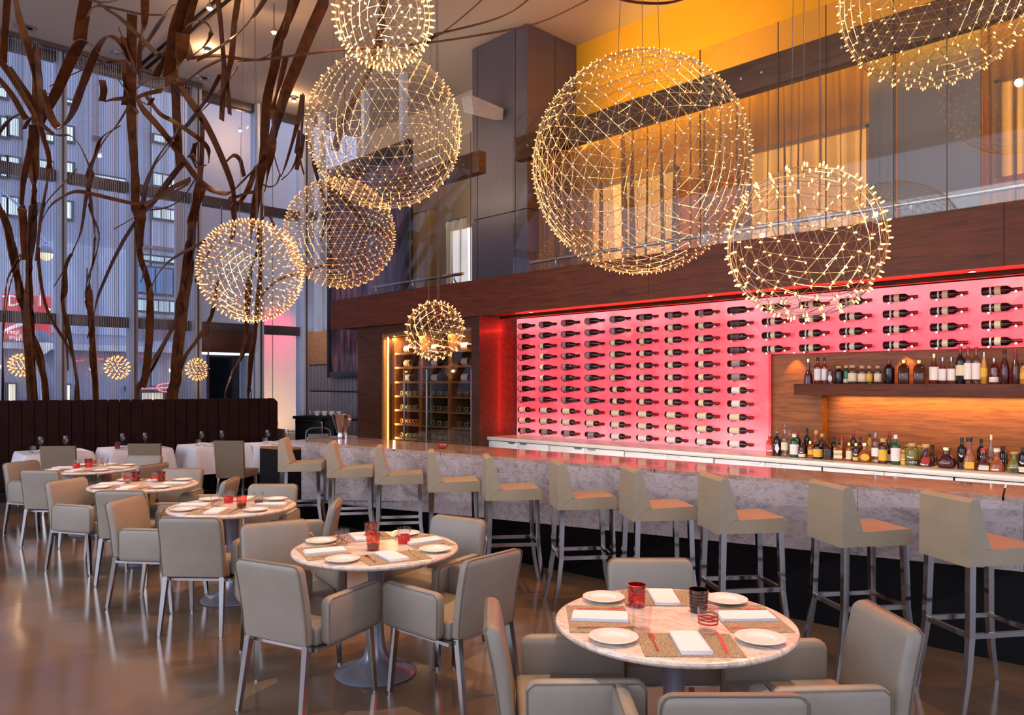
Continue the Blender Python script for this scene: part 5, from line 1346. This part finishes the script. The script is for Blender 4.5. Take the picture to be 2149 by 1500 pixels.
for i, (xc, tp, bs, wd, back, shp, gls, cap, lab, pour, txt) in enumerate(row):
    px = 1600+xc/3.914
    Yp = 7.42 if not back else 7.56
    v_ = onY(px, 900, Yp); D_ = -S_*v_.x+C_*v_.y
    h = (bs-tp)/3.914*D_/F; r_ = wd/3.914*D_/F/2
    if back: h *= 1.04
    sq = shp == 'square'
    if sq: r_ *= .82
    flat = .62 if shp in ('bell',) or (shp == 'round' and wd > 100) else 1.0
    face = math.atan2(v_.x, -v_.y)*-1 if False else math.atan2(-v_.x, v_.y)
    capw = {'steel':'metal cap','cork':'cork stopper','ball':'round cork'}.get(cap, cap+' cap')
    ld = ', '+lname[lab[0]] if lab != 'n' else ''
    spirit('spirit_bottle', (v_.x, v_.y, .951), h, r_, shp, gls, cap, lab if lab != 'n' else None, f"{cname[gls]} spirit bottle, {'metal pourer' if pour else capw}{ld}, {ordinal(rank[i])} from the left on the white counter", 'spirit bottles on the white counter', face, bool(pour), flat, txt)
shelf = [(200,315,540,75,'bell','plum','gold','n'),(285,290,530,66,'tall','rose','foil',('w','full')),(345,290,530,50,'tall','rose','foil',('w','full')),(395,370,530,58,'stout','clear','red',('w','oval')),(475,370,530,74,'stout','dark','cork','n'),(543,365,530,52,'stout','green','cork',('c','low')),(600,362,530,86,'stout','clear','cork',('c','full')),
 (686,360,522,76,'stout','clear','cork',('c','full')),(752,360,522,56,'stout','clear','cork',('y','full')),(828,362,525,66,'stout','clear','cork',('c','full')),(930,320,542,90,'tall','dark','red','n'),(1062,315,530,118,'square','brown','gold','n'),(1200,315,528,118,'square','brown','gold','n'),(1335,258,530,80,'slope','rose','gold',('w','full')),
 (1413,290,530,70,'slope','rose','steel',('w','full')),(1493,290,532,70,'slope','clear','steel',('w','full')),(1574,196,532,76,'tall','dark','red',('c','mid')),(1643,196,530,68,'tall','clear','red',('w','full')),(1717,196,530,72,'tall','clear','red',('w','full')),(1788,235,522,58,'slope','gold','steel',('y','mid')),(1878,290,522,82,'tall','rose','steel',('w','low')),(1974,215,525,78,'slope','plum','foil','n'),(2073,215,525,68,'slope','plum','red','n'),(2146,330,522,60,'stout','gold','black',('y','mid'))]
for i, (xc, tp, bs, wd, shp, gls, cap, lab) in enumerate(shelf):
    px = 1650+xc/4.307; v_ = onY(px, 800, 7.58); D_ = -S_*v_.x+C_*v_.y
    h = (bs-tp)/4.307*D_/F*1.0; r_ = wd/4.307*D_/F/2
    if shp == 'square': r_ *= .8
    capw = {'steel':'metal cap','cork':'cork stopper','foil':'foil neck'}.get(cap, cap+' cap')
    ld = ', '+lname[lab[0]] if lab != 'n' else ''
    spirit('spirit_bottle', (v_.x, v_.y, 1.691), h, r_, shp, gls, cap, lab if lab != 'n' else None, f"{cname[gls]} spirit bottle, {capw}{ld}, {ordinal(i+1)} from the left on the walnut shelf", 'spirit bottles on the walnut shelf', math.atan2(-v_.x, v_.y), False, .7 if shp == 'bell' else 1.0)

# ---------------------------------------------------------------- bottles in the wine cabinet
bays = [(-10.13+.05, -9.42-.05), (-9.42+.05, -8.72-.05), (-8.72+.05, -8.06-.05)]
bay_n = ['left', 'middle', 'right']
lo = [(0,0),(.036,0),(.038,.01),(.038,.19),(.016,.23),(.015,.29),(0,.292)]
lying = mesh_of(MB().lathe(lo, 10, Matrix.Rotation(R(-90), 4, 'X')), M['bottle_dark'], 'lying')
foils = [mesh_of(MB().lathe([(.0386,.03),(.0388,.004),(.035,-.003),(.026,-.004),(.018,.004),(0,.010)], 10, Matrix.Rotation(R(-90), 4, 'X')), mm, 'base') for mm in (mat('pale_glass_base', lin(150,150,120), .2), mat('olive_glass_base', lin(96,98,58), .2), mat('amber_glass_base', lin(226,130,50), .2))]
magm = mesh_of(MB().lathe([(0,0),(.05,0),(.055,.008),(.055,.22),(.05,.26),(.022,.33),(.02,.42),(0,.422)], 14, AX), M['bottle_dark'], 'magnum')
magl = mesh_of(MB().lathe([(.0552,.05),(.056,.05),(.056,.19),(.0552,.19)], 14, AX), M['paper_white'], 'label')
fl = 0
for si, z in enumerate(SZ[:7]):
    for bi, (a, c) in enumerate(bays):
        if si < 3:
            x = a+.06
            o = thing('wine_bottle', f'large white labelled wine bottle, {ordinal(si+1)} shelf down, {bay_n[bi]} bay of the wine cabinet', 'wine bottle', (x, 7.34, z+.057), 0, 'magnums in the wine cabinet')
            obj('glass_body', magm, None, o); obj('label', magl, None, o)
        else:
            n = int((c-a)/.085)
            for q in range(n):
                x = a+.045+.085*q
                o = thing('wine_bottle', f'wine bottle lying base outward, {ordinal(q+1)} from left, {ordinal(si+1)} shelf down, {bay_n[bi]} cabinet bay', 'wine bottle', (x, 7.30, z+.039), 0, 'bottles lying in the wine cabinet')
                obj('glass_body', lying, None, o); obj('base', foils[2 if (si == 5 and bi == 0) else (q+bi) % 2], None, o)

# ---------------------------------------------------------------- things on and behind the far end of the bar
bk = thing('ice_bucket', 'polished chrome ice bucket with a curled handle on the far end of the bar', 'ice bucket', onZ(716, 919, BZ), .3)
obj('bucket', MB().lathe([(0,.002),(.055,.002),(.06,.03),(.05,.05),(.055,.08),(.10,.22),(.115,.285),(.118,.29),(.112,.29),(.095,.22),(.045,.07),(0,.06)], 28), M['steel'], bk)
obj('handle', MB().tube(smooth_path([(.09,-.03,.265),(.15,-.06,.285),(.215,-.09,.25),(.20,-.085,.20),(.14,-.055,.15),(.11,-.04,.08),(.115,-.04,.0)], 5), .022, 10), M['steel'], bk)
obj('rim', MB().tube([(.117*math.cos(2*PI*i/24), .117*math.sin(2*PI*i/24), .29) for i in range(24)], .005, 6, closed=True), M['steel'], bk)
gb = put('glass_bowl', mesh_of(MB().lathe([(0,0),(.04,0),(.06,.02),(.064,.045),(.06,.045),(.055,.022),(0,.008)], 20), gl_pink, 'glass_bowl'), 'small pink rimmed glass bowl on the bar in front of the wine cabinet', 'bowl', onZ(928, 941, BZ))
v_ = at(664, 868, 13.8)
cs = thing('coffee_station', 'black glossy service station with steel edge in front of the grey padded wall', 'cabinet', (v_.x, v_.y, 0), YAW-.2)
obj('body', MB().box(-.26, .26, -.3, .3, 0, 1.06, .004), M['black'], cs)
obj('top', MB().box(-.30, .50, -.32, .32, 1.06, 1.11, .004), M['black'], cs)
obj('edge_trim', MB().box(-.262, .262, -.305, -.30, .99, 1.01), M['steel'], cs, smooth=False); obj('edge_trim', MB().box(.25, .268, -.308, -.29, 0, 1.0), M['steel'], cs, smooth=False)
obj('shelf_wing', MB().box(.27, .46, -.26, .26, 0, 1.06, .004), M['black'], cs)
cupm = mesh_of(MB().lathe([(0,.001),(.032,.001),(.042,.02),(.054,.075),(.051,.075),(.038,.02),(0,.01)], 16), M['china'], 'cup')
hm = mesh_of(MB().tube([(.038,0,.05),(.058,0,.045),(.056,0,.022),(.034,0,.016)], .005, 6), M['china'], 'cup_handle')
mw = cs.location
for i in range(10):
    a = YAW-.2; lx, ly = -.22+.072*i, -.1+.12*(i % 2)
    loc = (mw.x+lx*math.cos(a)-ly*math.sin(a), mw.y+lx*math.sin(a)+ly*math.cos(a), 1.111)
    if i < 3:
        put('water_glass', ME['tumbler'], f"clear glass on the black service station, {('left','middle','right')[i]} of three", 'glass', loc, 0, 'glasses on the service station')
    else:
        o = put('coffee_cup', cupm, f'white coffee cup on the black service station, {ordinal(i-2)} from the left', 'cup', loc, .6*i, 'white coffee cups'); obj('handle', hm, None, o)
v_ = at(667, 899, 12.6)
gc = thing('hoop_chair', 'chair with a bright steel hoop back in front of the black service station', 'chair', (v_.x, v_.y, 0), yaw_to(.2,-1))
zt = v_.z
obj('hoop', MB().tube(smooth_path([(-.2,-.2,.44),(-.2,-.21,zt-.12),(-.15,-.21,zt-.02),(0,-.21,zt),(.15,-.21,zt-.02),(.2,-.21,zt-.12),(.2,-.2,.44)], 4), .012, 8), M['steel'], gc)
obj('back_panel', MB().box(-.17,.17,-.215,-.205,.6,zt-.1,.003), mat('smoked_panel', lin(96,84,78), .3), gc)
obj('seat', MB().box(-.21,.21,-.21,.21,.42,.46,.01), M['leather'], gc)
for sx in (-1,1):
    for sy in (-1,1): obj('leg', MB().bar((sx*.18,sy*.18,.42),(sx*.19,sy*.2,0),.024), M['steel'], gc, smooth=False)
bpy.context.view_layer.update()
